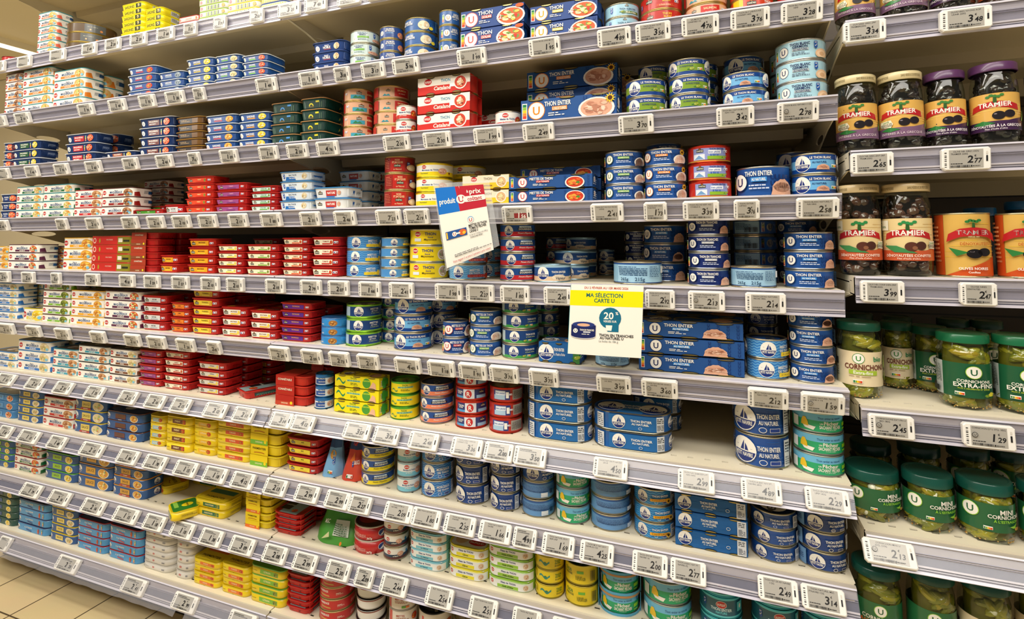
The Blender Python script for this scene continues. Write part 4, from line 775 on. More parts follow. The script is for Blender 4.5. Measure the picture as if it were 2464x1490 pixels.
# ------------------------------------------------------------------ shelves: heights of the shelf tops
SZ=[1.581,1.4025,1.2345,1.073,.9155,.76,.611,.460,.3135,.146]
CZ=[1.357,1.142,.939,.739,.546,.345]
XA0,XAB,XBC,XC1=-2.15,-.975,.2,1.375
TILT=[0,-16,-16,-16,-5,-16,33,33,33,33]
ORD=['top','second','third','fourth','fifth','sixth','seventh','eighth','ninth','bottom']
POSN=['lowest','second from bottom','third from bottom','fourth from bottom','fifth from bottom','sixth from bottom']
REG=[]   # every stack, for the words that tell things apart
def solve_round(x0,x1,py,sb):
    a,b=ray(x0,py),ray(x1,py); t0,t1=math.atan2(a.x,a.y),math.atan2(b.x,b.y)
    al=(t1-t0)/2; c=(t0+t1)/2; dist=(1+sb)/(math.cos(c)-math.sin(al)); return dist*math.sin(c),dist*math.cos(c)-1,dist*math.sin(al),c
def stack(line):
    f=line.split(); s=f[0]; x0,x1,yt=float(f[1]),float(f[2]),float(f[3]); n=int(f[4]); k=f[5]; o=dict(q.split('=') for q in f[6:])
    bayC=s[0]=='c'; si=int(s[1:]) if bayC else int(s); z=(CZ if bayC else SZ)[si]
    zup=((CZ[si-1] if si else 1.57) if bayC else (SZ[si-1] if si else 1.755)); d=D[k]
    sb=float(o.get('sb',.012)); py=shelf_py((x0+x1)/2,z); 
    rz=math.radians(float(o.get('rz',0)))
    hh=float(o['h'])/1000 if 'h' in o else None
    def height(yp):
        if hh: return hh
        P=onY((x0+x1)/2,yt,yp); h=(P.z-z)/n
        return max(.008,min(h,(zup-z-.0355)/n))
    if d['form'] in('can','candy','jar'):
        X,Y,R,c=solve_round(x0,x1,(py+min(yt,py-10))/2,sb); 
        X_,Y_=X,Y; w=2*R; h=height(Y-R*math.cos(c)); dp=w
        view=-c
        rot=R*(c*-.0) # front of the print turned to the viewer by the yaw below
        yaw=-c*.85+math.radians(float(o.get('rot',0)))
        return dict(s=s,si=si,bay='C' if bayC else ('A' if X<XAB else 'B'),x=X,y=Y,w=w,dp=dp,h=h,n=n,k=k,d=d,o=o,yaw=yaw,z=z,sb=sb,px=(x0+x1)/2)
    if rz:  # a tin lying askew: w, dp given in mm
        w=float(o['w'])/1000; dp=float(o['d'])/1000; P=onY((x0+x1)/2,py,sb); h=hh or .02
        return dict(s=s,si=si,bay='A' if P.x<XAB else 'B',x=P.x,y=sb+dp/2,w=w,dp=dp,h=h,n=n,k=k,d=d,o=o,yaw=rz,z=z+float(o.get('dz',0))/1000,sb=sb,px=(x0+x1)/2)
    a,b=onY(x0,py,sb),onY(x1,py,sb); a.x=max(a.x,XA0+.008); w=b.x-a.x; h=height(sb)
    dflt=.062
    if d['form']=='pack': dflt=w/d['nc']
    if d['form']=='twin': dflt=w*.56
    dp=float(o['d'])/1000 if 'd' in o else dflt
    return dict(s=s,si=si,bay='A' if (a.x+b.x)/2<XAB else 'B',x=(a.x+b.x)/2,y=sb+dp/2,w=w,dp=dp,h=h,n=n,k=k,d=d,o=o,yaw=0,z=z,sb=sb,px=(x0+x1)/2)
STACKS='''
0 4 66 104 2 rtub h=24 sb=.05
0 84 128 25 6 sbPink d=56
0 160 282 20 3 terr sb=.02 h=31 rot=30
0 287 342 8 6 yTin
0 344 388 20 4 yTin d=60
0 427 474 39 2 rwbox d=30
0 475 542 8 5 gwbox h=16.7 d=58
0 544 618 8 4 ywbox h=18 d=58
0 620 690 0 3 stripe h=20
0 700 762 0 2 brbox h=24 d=60
1 -40 46 182 5 sbBrn
1 47 118 166 5 sbTeal
1 122 197 168 4 sbTeal
1 212 250 183 3 sbTeal sb=.075
1 299 370 160 4 sdTom
1 373 437 172 3 sdGry
1 440 508 140 4 sdLem
1 509 571 132 4 sdGrn
1 574 640 131 4 sdLng d=72
1 700 742 163 1 sdLng sb=.13 h=17
1 744 828 98 3 noble d=80
1 840 912 73 3 germG
1 913 971 62 3 saum
1 973 1053 40 3 crab
1 1055 1106 22 3 crabU rot=10
1 1108 1260 15 2 up2P d=62 sb=.004
1 1276 1438 3 2 up2Y d=70
1 1455 1538 5 2 albac
1 1540 1642 0 2 cnR h=31 rot=-8
1 1648 1750 0 2 cnS h=30
1 1756 1862 0 2 cnY h=31
1 1868 1980 0 1 cnR h=33
2 -40 20 346 3 uFsh
2 21 92 339 3 uGrn d=60
2 149 226 321 3 uRed d=58
2 228 280 323 3 uRed sb=.085 d=58
2 246 322 356 1 uOrg h=22
2 325 413 282 4 uBrn
2 415 484 281 5 gold
2 485 563 276 4 sdOli
2 565 642 270 4 sdSun
2 643 712 246 4 gtB
2 714 778 235 4 gtY d=80
2 826 898 212 4 cnS2
2 900 986 205 4 cnS sb=.02 rot=18
2 952 1003 252 2 spR sb=.004
2 1004 1130 181 3 cata
2 1150 1235 212 2 cata sb=.13 h=30
2 1191 1254 266 1 spR sb=.02
2 1268 1486 145 3 upS sb=.085 d=62
2 1254 1484 211 1 upS sb=.006 d=66 h=49
2 1430 1516 175 3 upS sb=.17 d=50
2 1506 1604 187 2 pnO
2 1536 1610 155 3 pnO sb=.10 rot=15
2 1609 1708 138 3 pnO rot=-6
2 1635 1727 150 3 pnO sb=.11
2 1738 1846 170 2 pnN rot=-12
2 1742 1836 132 3 pnN sb=.10 rot=10
2 1866 1990 92 3 germ
2 1852 1945 120 3 germ sb=.13
3 -45 32 468 3 uFsh
3 33 96 449 4 sbGrn
3 97 171 444 4 sbGrn
3 173 237 457 3 sbRed
3 238 316 452 3 sbMar
3 340 400 434 5 sbMar sb=.15
3 317 388 497 1 cGri h=14.5
3 335 398 482 2 cGri sb=.08 h=14.5
3 389 436 492 1 cGry
3 437 508 424 5 cOr
3 509 590 440 4 cPur
3 594 664 447 4 cAqu
3 664 746 412 4 balt
3 747 836 450 2 whtray d=66
3 806 884 411 4 whtray sb=.12 d=66
3 880 935 413 4 whtray sb=.22 d=80
3 924 999 375 3 nsj
3 1000 1090 391 3 spY rot=-10
3 1080 1170 397 3 spY sb=.12
3 1112 1224 420 2 mayoP d=62
3 1225 1426 420 2 upM d=55
3 1253 1446 401 3 upM sb=.075 d=55
3 1456 1548 362 3 uOl
3 1551 1650 355 3 uSf
3 1556 1640 343 3 uSf sb=.12 rot=15
3 1655 1760 348 3 cnG
3 1772 1902 399 1 uN rot=-8
3 1903 2012 367 2 pnN rot=5
3 1868 1960 364 2 pnN sb=.12
4 -40 13 593 3 sbYel
4 14 88 588 3 sbVio d=60
4 112 150 592 3 sbVio sb=.08
4 146 214 572 3 sbYel
4 215 311 568 4 cBox
4 312 374 551 6 cDuo2 h=18
4 377 422 614 2 cYel
4 443 513 574 4 cYel
4 513 582 588 4 cLim
4 583 667 588 4 cGrn
4 600 668 574 5 cGrn sb=.14
4 670 740 572 5 cCrm
4 741 823 570 4 cTom
4 825 915 567 3 pnC rot=-4
4 916 984 571 4 pnC rot=25
4 985 1080 551 3 mayo
4 1081 1170 559 3 pnT
4 1140 1205 560 3 pnT sb=.10 rot=30
4 1206 1291 538 4 dRed rot=10
4 1281 1371 637 1 vap
4 1313 1372 571 3 dRed sb=.24
4 1333 1418 603 2 vap sb=.085 rot=20
4 1362 1436 571 3 vap sb=.17 rot=-30
4 1440 1480 600 2 vap sb=.25
4 1476 1594 630 1 uBk
4 1505 1572 556 4 uTr sb=.2
4 1550 1650 541 3 uN sb=.10 rot=-4
4 1655 1753 523 4 uTr
4 1765 1865 527 4 uBk2 sb=.105
4 1758 1869 642 1 uBk sb=.002
4 1886 2006 558 3 uN
4 1870 1968 528 4 uN sb=.14
5 -45 36 680 5 sbBlu d=60
5 52 95 742 1 sbLmY
5 96 161 679 5 sbLim
5 163 243 699 4 sbYel
5 244 332 700 4 sbVio
5 333 396 711 4 cGry
5 401 449 728 4 cOrg
5 452 522 696 5 cSun
5 572 625 712 5 cSun sb=.16
5 523 590 739 3 cWyl
5 592 664 748 3 cWyl
5 665 746 729 5 cVio
5 759 826 766 3 cod
5 824 911 733 3 pnG
5 914 975 712 4 pnV rot=-10 sb=.072
5 948 1041 716 3 pnN
5 1030 1099 716 3 pnN sb=.095 rot=20
5 1065 1128 774 2 uMt rot=12
5 1130 1207 748 3 uMo
5 1208 1296 718 4 pnV rot=-10
5 1285 1345 722 4 pnV sb=.11 rot=30
5 1297 1395 824 1 pnOl d=60
5 1432 1515 840 2 uBk h=27
5 1538 1792 774 3 upN
5 1560 1792 755 3 upN sb=.1 h=31 d=70
5 1796 1896 817 2 pnC rot=25
5 1800 1870 750 4 pnD sb=.10
5 1899 2006 747 4 uN rot=-3
6 -40 35 845 2 sbBlu
6 37 115 820 3 sbBlu d=58
6 120 179 840 3 sbAqu
6 181 256 832 4 sbSky
6 257 324 840 4 sbCho
6 325 384 843 5 cPur
6 385 451 846 5 cTom d=56
6 466 540 872 4 cGgr
6 592 650 850 4 cSun sb=.15
6 536 640 900 1 cRib rz=-24 w=72 d=98 h=20 sb=.014
6 661 738 924 3 cDuo d=66 h=23
6 746 796 890 4 cDuo sb=.13 h=21
6 757 803 902 3 baltC
6 804 911 905 3 capP
6 939 1010 920 3 capt
6 1011 1092 925 3 dOrg rot=-5
6 1095 1176 893 4 cnRg
6 1177 1258 934 3 cnE
6 1259 1416 926 3 pnTw
6 1421 1614 996 2 pnTw rz=0
6 1520 1640 950 3 pnTw sb=.14 h=33
6 1768 1899 974 2 pnE rot=-12
6 1907 2031 994 3 pch
7 -40 34 944 3 ppSky
7 36 95 938 4 ppYel
7 97 171 957 3 sbRed
7 172 247 960 3 ppYel2
7 249 338 992 3 ppHal
7 353 391 1000 4 pmBlu
7 393 455 1003 4 pmBrn sb=.004
7 457 513 1010 4 pmYel
7 515 597 1012 5 pmRed
7 600 672 1020 4 pmDuo d=60
7 682 762 1056 4 cYlw
7 869 950 1076 3 dYel rot=-10
7 955 1013 1078 3 spB
7 1014 1091 1074 3 pnW
7 1098 1180 1074 3 pnD rot=-20
7 1182 1254 1103 3 pnD rot=-25
7 1257 1335 1119 3 pnB mix=pnE
7 1338 1420 1137 3 pch2 rot=20
7 1422 1517 1162 3 pnB rot=40
7 1526 1623 1180 3 pnS rot=-8
7 1626 1800 1198 3 pnP3
7 1806 1919 1237 3 pnE rot=-5
7 1922 2036 1238 3 pnM rot=14
8 -40 28 1056 4 ppLim
8 29 92 1061 4 sbForest
8 102 179 1090 3 ppLim
8 181 263 1090 3 ppOrg2
8 265 346 1100 4 ppOrg
8 352 430 1200 1 pmFlat rz=-26 w=66 d=64 h=22 sb=.06
8 372 458 1200 1 pmFlatG rz=-30 w=66 d=64 h=22 sb=-.03
8 462 538 1205 2 pmGrn
8 455 530 1150 3 pmGrn sb=.13 h=21
8 589 648 1183 5 pmDuoO d=62
8 652 720 1237 4 cRib d=66
8 834 917 1270 2 bigred d=84
8 915 976 1256 3 spD
8 977 1066 1282 4 fNat d=62
8 1073 1168 1318 3 fCit d=62
8 1169 1281 1294 5 fOli d=62
8 1285 1356 1309 4 capY
8 1361 1443 1364 2 capB
8 1441 1540 1300 3 pchDuo h=36
8 1548 1664 1300 3 pch h=38
8 1683 1786 1300 3 spT h=36
8 1806 1920 1300 3 spT h=36 rot=10
8 1925 2036 1300 3 spT h=36 rot=-15
9 -40 34 1176 5 ppDkg
9 36 112 1206 4 ppLbl
9 115 178 1222 4 ppYel
9 179 253 1252 4 ppRed
9 255 334 1269 4 ppRed
9 337 407 1277 6 wtin
9 413 456 1300 5 wtin
9 459 524 1349 4 pmOrg
9 527 594 1361 4 pmOrg
9 597 680 1367 4 pmLeaf d=62
9 681 742 1383 6 cRib d=64
9 768 855 1396 5 hareng h=25
9 856 932 1412 5 wbowl h=24
9 935 1006 1420 3 wred h=34
9 1006 1088 1466 2 blktop h=40
9 1092 1160 1468 2 fcan h=40
'''
TAGS='''
0 -18 8|40 71|118 153|195 228 1,49|251 286 2,20|311 349 2,20|375 415 1,68|440 470 1,15|512 541 1,71|599 631 2,38|667 719 3,21|731 783 7,40|810 865 3,29|882 928 2,10
1 -20 10|33 68 2,10|185 221 1,79|259 298 1,49|332 369 1,75|396 439 1,28|463 489 1,75|614 662 1,49|718 768 1,69 p|802 839 3,18|868 923 3,17|943 1006 5,96|1099 1168 1,99|1272 1347 1,95|1437 1518 4,89|1529 1614 3,56|1640 1731 4,76|1758 1854 3,76|1880 1982 3,28
2 -8 18|58 88 1,49|128 161 1,75|203 239 1,60|293 328 1,86|373 411 2,40|451 477 7,16|527 568 1,09|621 665 1,99|688 737 2,50 p|760 811 4,76 p|921 983 2,00|1017 1083 2,30|1139 1207 1,99|1257 1332 2,49|1488 1573 3,70|1724 1816 3,42|1871 1972 2,78
3 -15 16 2,60|133 158 1,75|204 239 2,15|291 328 2,17|352 391 2,18|412 454 2,18|475 518 2,17|548 592 2,17|625 674 1,80|720 767 2,31|802 853 2,46 p|903 962 7,23|971 1030 2,19|1056 1108 2,15|1207 1279 1,56 r|1421 1500 2,41|1549 1605 1,73|1643 1731 3,39|1766 1829 3,76|1917 2021 2,58
4 -8 20 2,79|50 79 2,18|121 142 1,50|203 235 2,18|285 320 4,18|344 381 1,59|411 451 1,57|481 524 2,10|543 584 2,10|637 682 2,10|721 770 2,79|788 837 2,07 p|862 913 1,66 p|935 993 2,41|1046 1111 1,98|1121 1187 2,27|1203 1273 1,80|1308 1375 2,49|1552 1624 2,92|1656 1745 2,13|1794 1892 2,14
5 -10 30 2,10|61 94 2,25|130 165 2,19|215 250 2,12|297 334 2,16|352 395 2,15|422 465 1,26|496 528 2,45|645 693 2,29|723 772 2,09|790 838 2,73|858 909 2,17|948 1010 4,40|1028 1092 1,18|1103 1169 1,91|1177 1246 3,76|1272 1343 3,75|1435 1518 3,99|1543 1631 3,60|1800 1898 2,12|1928 2034 1,59
6 -10 30 1,51|62 99 2,15|129 169 2,25|204 244 1,75|285 325 2,12|349 392 2,16|411 454 2,15|490 541 2,12|560 608 2,11|650 700 3,14|701 753 4,12|826 888 3,57|898 958 3,70|983 1053 2,48|1085 1159 3,36|1164 1233 2,80|1236 1313 3,50|1427 1510 4,50|1631 1720 2,99|1783 1882 4,89|1938 2046 2,29
7 -5 24 1,18|44 89 1,15|115 153 1,48|193 244 2,15|282 328 1,86|346 395 1,78|419 470 1,15|489 541 1,18|556 608 4,12|635 686 2,13|710 764 2,99 p|782 838 2,99 p|839 890 2,27 p|924 989 2,09|990 1058 1,80|1068 1142 2,25|1152 1228 1,66|1234 1289 4,91|1304 1381 1,69|1395 1476 4,25|1521 1606 2,00|1613 1699 2,77|1824 1921 2,49|1929 2035 3,14
8 51 94 1,79|118 164 2,16|197 247 2,16|274 328 1,15|346 392 1,18|411 462 1,10|481 531 1,38|553 608 3,09|633 686 2,08 p|705 759 2,99 p|784 839 2,30|854 896 2,09|915 978 2,44|1024 1088 2,54|1128 1195 2,51|1232 1300 2,09|1327 1400 1,68
9 -5 20|136 185 2,28|294 346 2,61|415 470 2,99|549 611 2,30
c0 2030 2134 3,34|2263 2390 3,48
c1 2048 2152 2,65|2267 2386 2,77
c2 2072 2178 3,99|2312 2401 2,47
c3 2091 2201 2,45|2318 2444 1,29
c4 2079 2205 2,13
'''
TXT={'1 1099':'THON A LA CATALANE U','1 1272':'THON PECHE LIGNE MAYO','1 1437':'CONN.THON MSC H.OLIVE','1 1529':'THON BLANC OLIVE|CONNETABLE1/6','1 1640':'SAUMON NATUREL|CONNETABLE 112G','1 1758':'THON BLC LAB.ROUGE|CONNET.160G','1 1880':'THON BLC NAT.LAB ROUGE|160G',
'2 921':'MIETTE TOMATE|SAUPIQUET 80G','2 1017':'THON CATALANE|SAUPIQUET 2X1/12','2 1139':'THON CATALANE|SAUPIQUET 1/6','2 1257':'THON ENT HLE TOURN PECH|LIGNE3X80','2 1488':'THON BLC HLE OLIV MSC P|N.1/6','2 1724':'THON BLC NATUR.MSC PT|NAV.112G','2 1871':'THON BLANC NATURE U 112G|',
'3 903':'NX ST JACQUES NATUR','3 971':'THON MCX HLE TOURN|SAUP.160G','3 1207':'MIET.THON TOMAT U|3X1/12','3 1421':'THON ENT HLE OLIV PECHE|LIGNE','3 1549':'THON ENT HLE|TOURN PECHE','3 1643':'THON PECHE RESP. HLE|CTABLE1/6','3 1766':'THON ENTIER|LISTAO','3 1917':'THON BLANC NATUREL P|NAV.80G',
'4 935':'THON SCE MAYONNAISE|SAUP.80G','4 1046':'MIET.THON SCE TOM|P.NAV','4 1121':'THON LE MI-PIM PIMENT','4 1203':'THON TOMATE SECHEE PT|NAV','4 1308':'THON ENT.VAP.NAT.PT|NAVIRE 1/4','4 1552':'THON ENTI.LISTAO PECH|LIG.U1/3','4 1656':'THON TRANCHE NAT.|PECHE U 112G','4 1794':'THON LISTAO NATUREL|PECHE 140G',
'5 1177':'THON ENT.HLE OLIVE|PT NAV','5 1272':'THON ENTIER H2 MSC','5 1435':'THON LISTAO NAT.PECHE|LIG 280G','5 1543':'THON NAT.PECHE LIGNE U|3X160G','5 1800':'MCX THON NAT.D.RESP.P|NAV.112G','5 1928':'THON NATUREL PECHE|LIGNE U 1/6',
'6 983':'THON ENTIER TOURNESOL|P.NAVI','6 1085':'THON ALBAC LAB.ROU|CONNET.112G','6 1427':'THON NAT.DR PT NAVIRE|2X1/4','6 1631':'THON NAT DEM.RESPO.PT|NAV.160G','6 1783':'THON ALBAC NAT.PT.|NAVIRE 280G','6 1938':'THON ENTIER NATUREL|UPSP 140G',
'7 924':'THON ENTIER LE|NATUREL','7 990':'MIET.THON NATUREL DR','7 1068':'THON NAT.DEM RESP|P.NAVIRE','7 1152':'THON NAT.D.RESP.P|NAVIRE','7 1304':'THON NATUREL PECH|RESP.UPSP','7 1395':'THON MCX NAT.DR P|NAVIR.2X112G','7 1521':'THON ENTIER HUILE P|NAVIRE 1/6','7 1613':'THON ALBAC NAT.PT|NAVIRE X2','7 1824':'THON NAT.DR PET.NAVIRE|112G','7 1929':'THON NATUREL MSC|PTNAVIRE 112G',
'8 915':'FILETS THON NATUREL','8 1024':'FILET THON CITRON','8 1128':'FILET THON HUIL OLIVE','8 1232':'THON HLE OLIVE',
'c0 2030':'OLIV.NRES GREC.ZRP|TRAMIER220G','c0 2263':'OLIVE.NRES NYONS AOP|UDNR 230G','c1 2048':'OLIV.NR.GREC.ENT.SRP|TRAM.250G','c1 2267':'OLIVE NR GREC.DEN|TRAMIER 220G','c2 2072':'OLIV.NR.CONF.DEN.ZRP|TRAM.250G','c2 2312':'OLIVES NRES|DENOYAUTEES','c3 2091':'CORNICHONS EXT.FIN U|BIO 185G','c3 2318':'CORNICHON E.F U 37CL 185G','c4 2079':'CORNICHON MINI U|37CL 210G'}
# ------------------------------------------------------------------ room
def struct(name,me,**k):
    o=ob(name,me,None,**k); o['kind']='structure'; return o
def tilemat(name,c1,c2,bw,bh,mortar,rough,off=0.0,loc=(0,0,0)):
    m=bpy.data.materials.new(name); m.use_nodes=True; nt=m.node_tree; b=nt.nodes['Principled BSDF']; b.inputs['Roughness'].default_value=rough
    tc=nt.nodes.new('ShaderNodeTexCoord'); mp=nt.nodes.new('ShaderNodeMapping'); mp.inputs['Location'].default_value=loc; br=nt.nodes.new('ShaderNodeTexBrick')
    br.offset=off; br.inputs['Scale'].default_value=1; br.inputs['Brick Width'].default_value=bw; br.inputs['Row Height'].default_value=bh
    br.inputs['Mortar Size'].default_value=mortar; br.inputs['Color1'].default_value=(*lin(c1),1); br.inputs['Color2'].default_value=(*lin(c2),1); br.inputs['Mortar'].default_value=(*lin('5a4c38'),1); br.inputs['Mortar Smooth'].default_value=.1
    ns=nt.nodes.new('ShaderNodeTexNoise'); ns.inputs['Scale'].default_value=9; ns.inputs['Detail'].default_value=5
    mx=nt.nodes.new('ShaderNodeMix'); mx.data_type='RGBA'; mx.blend_type='MULTIPLY'; mx.inputs[0].default_value=.12
    nt.links.new(tc.outputs['Object'],mp.inputs[0]); nt.links.new(mp.outputs[0],br.inputs[0]); nt.links.new(tc.outputs['Object'],ns.inputs[0])
    nt.links.new(br.outputs[0],mx.inputs[6]); nt.links.new(ns.outputs[1],mx.inputs[7]); nt.links.new(mx.outputs[2],b.inputs['Base Color']); return m
fm=MB(); fm.box(-7,3,-3.2,1.2,-.02,0,'c9b48c'); struct('floor',fm.build('floor',[tilemat('floor_tiles','e8d4a6','e2cc9c',.1775,.62,.0022,.32,loc=(.0085,.0865,0))],False))
PAINT=mat('cream_lacquered_steel',.42,0,spec=.4)
fm=MB(); fm.box(-7,3,-3.2,1.2,2.7,2.72,'e8dcb8'); 
for i in range(9): fm.box(-7+i*.6,-6.985+i*.6,-3.2,1.2,2.69,2.7,'b8ac88')
struct('ceiling',fm.build('ceiling',[PAINT],False))
fm=MB(); fm.box(-7,3,1.16,1.2,0,2.7,'e6d8b4'); struct('wall_back',fm.build('wall_back',[PAINT],False))
LAMP=mat('lamp_diffuser',.4,0,False,'fff4dc',emit=3.2)
def onZ(px,py,z):
    r_=ray(px,py); return CAMP+r_*((z-CAMP.z)/r_.z)
s0_,s1_=onZ(-60,62,2.12),onZ(84,116,2.12)
fm=MB(); fm.box(-6.5,-2.25,-.35,1.15,2.12,2.16,'efe4c4'); fm.box(-6.5,-2.25,-.37,-.35,2.08,2.16,'e6dab8'); struct('trim_1',fm.build('canopy_soffit',[PAINT],False))
fm=MB(); fm.box(s1_.x-.035,s1_.x+.035,-.3,1.1,2.085,2.12,'f4ecd6'); fm.box(s1_.x-.5,s1_.x-.47,-.3,1.1,2.10,2.12,'d8ccac')
g=MB(); g.box(s1_.x-.026,s1_.x+.026,-.28,1.08,2.079,2.085,'ffffff')
t=bpy.data.objects.new('ceiling_lamp',None); COL.objects.link(t); t.location=(0,0,0); t['label']='cream ceiling lamp housing beyond the far left shelf end'; t['category']='lamp'
ob('lamp_housing',fm.build('lamp_housing',[PAINT],False),t); ob('lamp_diffuser',g.build('lamp_diffuser',[LAMP],False),t)
# ------------------------------------------------------------------ gondola
RAILM=mat('price_rail_plastic',.12,0,alpha=.14,spec=.9)
RIB=mat('price_rail_rib',.2,0,spec=.6)
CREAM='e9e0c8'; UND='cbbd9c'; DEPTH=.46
def rail_frame(tilt):
    """returns the start point and unit direction (y,z) of the tag-carrying face"""
    if tilt>0: return (-.009,-.006),(-math.sin(math.radians(tilt)),-math.cos(math.radians(tilt)))
    a=math.radians(-tilt); return (-.0045-.040*math.sin(a),-.0005),(math.sin(a),-math.cos(a))
def mk_shelf(x0,x1,z,tilt,name,label,bottom=False):
    t=bpy.data.objects.new(name,None); COL.objects.link(t); t.location=((x0+x1)/2,0,z); t['label']=label; t['category']='shelf'; t['group']='metal shelves of the display'
    w=x1-x0; a,b=-w/2+.0015,w/2-.0015
    m=MB()
    # top plate with a row of slots along the front edge
    ys,ye=.019,.0245; n=int(w/.028); st=w/n
    m.box(a,b,0,ys,-.002,0,CREAM); m.box(a,b,ye,DEPTH,-.002,0,CREAM)
    x=a
    for i in range(n):
        c=a+(i+.5)*(b-a)/n; m.box(x,c-.005,ys,ye,-.002,0,CREAM); x=c+.005
    m.box(x,b,ys,ye,-.002,0,CREAM)
    m.box(a,b,ys-.003,ye+.003,-.0085,-.0075,'060606')  # black sheet paints the shade inside the slots
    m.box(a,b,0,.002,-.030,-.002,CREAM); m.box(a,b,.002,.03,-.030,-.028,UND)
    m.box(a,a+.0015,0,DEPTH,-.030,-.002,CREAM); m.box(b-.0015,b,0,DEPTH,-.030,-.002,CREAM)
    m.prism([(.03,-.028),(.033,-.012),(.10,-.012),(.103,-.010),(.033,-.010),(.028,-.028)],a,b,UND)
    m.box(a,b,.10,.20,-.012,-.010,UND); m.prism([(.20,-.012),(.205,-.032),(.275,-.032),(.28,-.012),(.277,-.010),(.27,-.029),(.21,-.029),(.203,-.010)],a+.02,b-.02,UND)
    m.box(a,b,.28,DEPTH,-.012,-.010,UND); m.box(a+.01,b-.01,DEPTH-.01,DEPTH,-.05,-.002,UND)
    ob('shelf_board',m.build('shelf_board',[PAINT],False),t)
    # clear price rail
    (sy,sz),(dy,dz)=rail_frame(tilt); L=.0405; nx,nz=(dz,-dy); 
    if nx>0: nx,nz=-nx,-nz
    r=MB(); e=.0012
    P=lambda l,o:(sy+dy*l+nx*o,sz+dz*l+nz*o)
    r.prism([P(0,0),P(L,0),P(L,e),P(0,e)],a,b,'c9c8dc')
    o=ob('price_rail',r.build('price_rail',[RAILM],False),t)
    q=MB(); S=lambda l0_,l1_,o0,o1,cc: q.prism([P(l0_,o0),P(l1_,o0),P(l1_,o1),P(l0_,o1)],a+.0005,b-.0005,cc)
    if tilt>0: q.prism([(-.0005,-.0035),(-.0030,-.0035),P(0,e+.0006),P(0,0)],a,b,'b8afa4')
    else: q.prism([(-.0005,.0012),(-.0005,-.001),P(0,0),P(0,e)],a,b,'cfcbd4')
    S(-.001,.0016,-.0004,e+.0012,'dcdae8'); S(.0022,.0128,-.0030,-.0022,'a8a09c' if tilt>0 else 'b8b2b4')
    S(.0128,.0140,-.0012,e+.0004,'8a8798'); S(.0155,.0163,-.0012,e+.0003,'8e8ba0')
    S(.0165,.0290,-.0034,-.0026,'363c52' if tilt>0 else '84808c')  # dark strip paints the shaded space seen through the clear rail
    S(.0292,.0318,-.0008,e+.0006,'c6c2cc'); S(.0335,.0350,-.0008,e+.0004,'b0adb8'); S(.0322,L-.002,-.0030,-.0022,'77747f'); S(L-.0034,L+.0006,-.0004,e+.0012,'d2d0e2')
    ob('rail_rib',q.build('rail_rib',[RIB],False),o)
    if not bottom:
        for sx in(a-.001,b-.0015):
            k=MB(); lo=[(.012,-.030)]+[(.03+.40*i/8,-.032-.085*math.sin(PI/2*(i/8))**1.3) for i in range(9)]
            poly=lo+[(DEPTH-.005,-.118),(DEPTH-.005,-.03)]
            # oval hole near the front, cut by splitting the plate in two
            hx,hz,ra,rb=.145,-.047,.036,.0085
            up=[(hx-ra*math.cos(PI*i/8),hz+rb*math.sin(PI*i/8)) for i in range(9)]; dn=[(hx-ra*math.cos(PI*i/8),hz-rb*math.sin(PI*i/8)) for i in range(9)]
            lowmid=[p for p in lo if hx-ra<=p[0]<=hx+ra]
            topp=[(.012,-.030)]+[(hx-ra-.0001,hz)]+up+[(DEPTH-.005,hz),(DEPTH-.005,-.030)]
            botp=[(.012,-.0301)]+[p for p in lo[1:]]+[(DEPTH-.005,-.118),(DEPTH-.005,hz-.0001)]+list(reversed(dn))
            for pg in(topp,botp):
                k.prism(pg,sx,sx+.0025,CREAM)
            ob('bracket',k.build('bracket',[PAINT],False),t)
    return t
shelves=[]
for bi,(x0,x1,bn) in enumerate(((XA0,XAB,'left'),(XAB,XBC,'middle'))):
    for i,z in enumerate(SZ):
        shelves.append(mk_shelf(x0,x1,z,TILT[i],'gondola_shelf',f'cream metal shelf with clear price rail, {ORD[i]} level, {bn} bay',i==9))
mk_shelf(XA0,XAB,1.84,0,'gondola_shelf','cream metal shelf at the picture top edge, left bay, seen from below')
mk_shelf(XAB,XBC,1.84,0,'gondola_shelf','cream metal shelf above picture top edge, middle bay, seen from below')
CT=[-4,-4,-2,4,38,38]
for i,z in enumerate(CZ): mk_shelf(XBC+.012,XC1,z,CT[i],'gondola_shelf',f'cream metal shelf carrying jars, {ORD[i]} level, right bay',False)
mk_shelf(XBC+.012,XC1,.146,38,'gondola_shelf','cream metal base shelf under the jars, right bay',True)
for nm,x0,x1,lb in(('left',XA0,XAB,'left'),('mid',XAB,XBC,'middle'),('right',XBC,XC1,'right')):
    m=MB(); m.box(x0+.02,x1-.02,.478,.488,.05,2.0,'54493c')
    for j in range(28):
        zz=.10+j*.066; m.box(x0+.03,x1-.03,.4772,.478,zz,zz+.004,'2a241e')
    o=ob('back_panel',m.build('back_panel',[PAINT],False)); o['label']=f'dark grey-brown slotted steel back panel of the {lb} bay'; o['category']='panel'
for x,lb in((XA0,'at the far left end'),(XAB,'between left and middle bays'),(XBC+.006,'between middle and right bays')):
    m=MB(); m.box(x-.015,x+.015,.466,.500,0,2.02,'6a5d4c')
    for j in range(38): m.box(x-.004,x+.004,.4655,.466,.06+j*.05,.085+j*.05,'15120f')
    o=ob('upright_post',m.build('upright_post',[PAINT],False)); o['label']=f'slotted steel upright {lb}'; o['category']='post'; o['group']='uprights of the display'
for nm,x0,x1 in(('left',XA0,XAB),('middle',XAB,XBC),('right',XBC,XC1)):
    m=MB(); m.box(x0,x1,-.0+.075,.09,0.002,.09,'2c2824'); 
    o=ob('plinth_board',m.build('plinth_board',[PAINT],False)); o['label']=f'dark kick board under the {nm} bay at floor level'; o['category']='kick board'
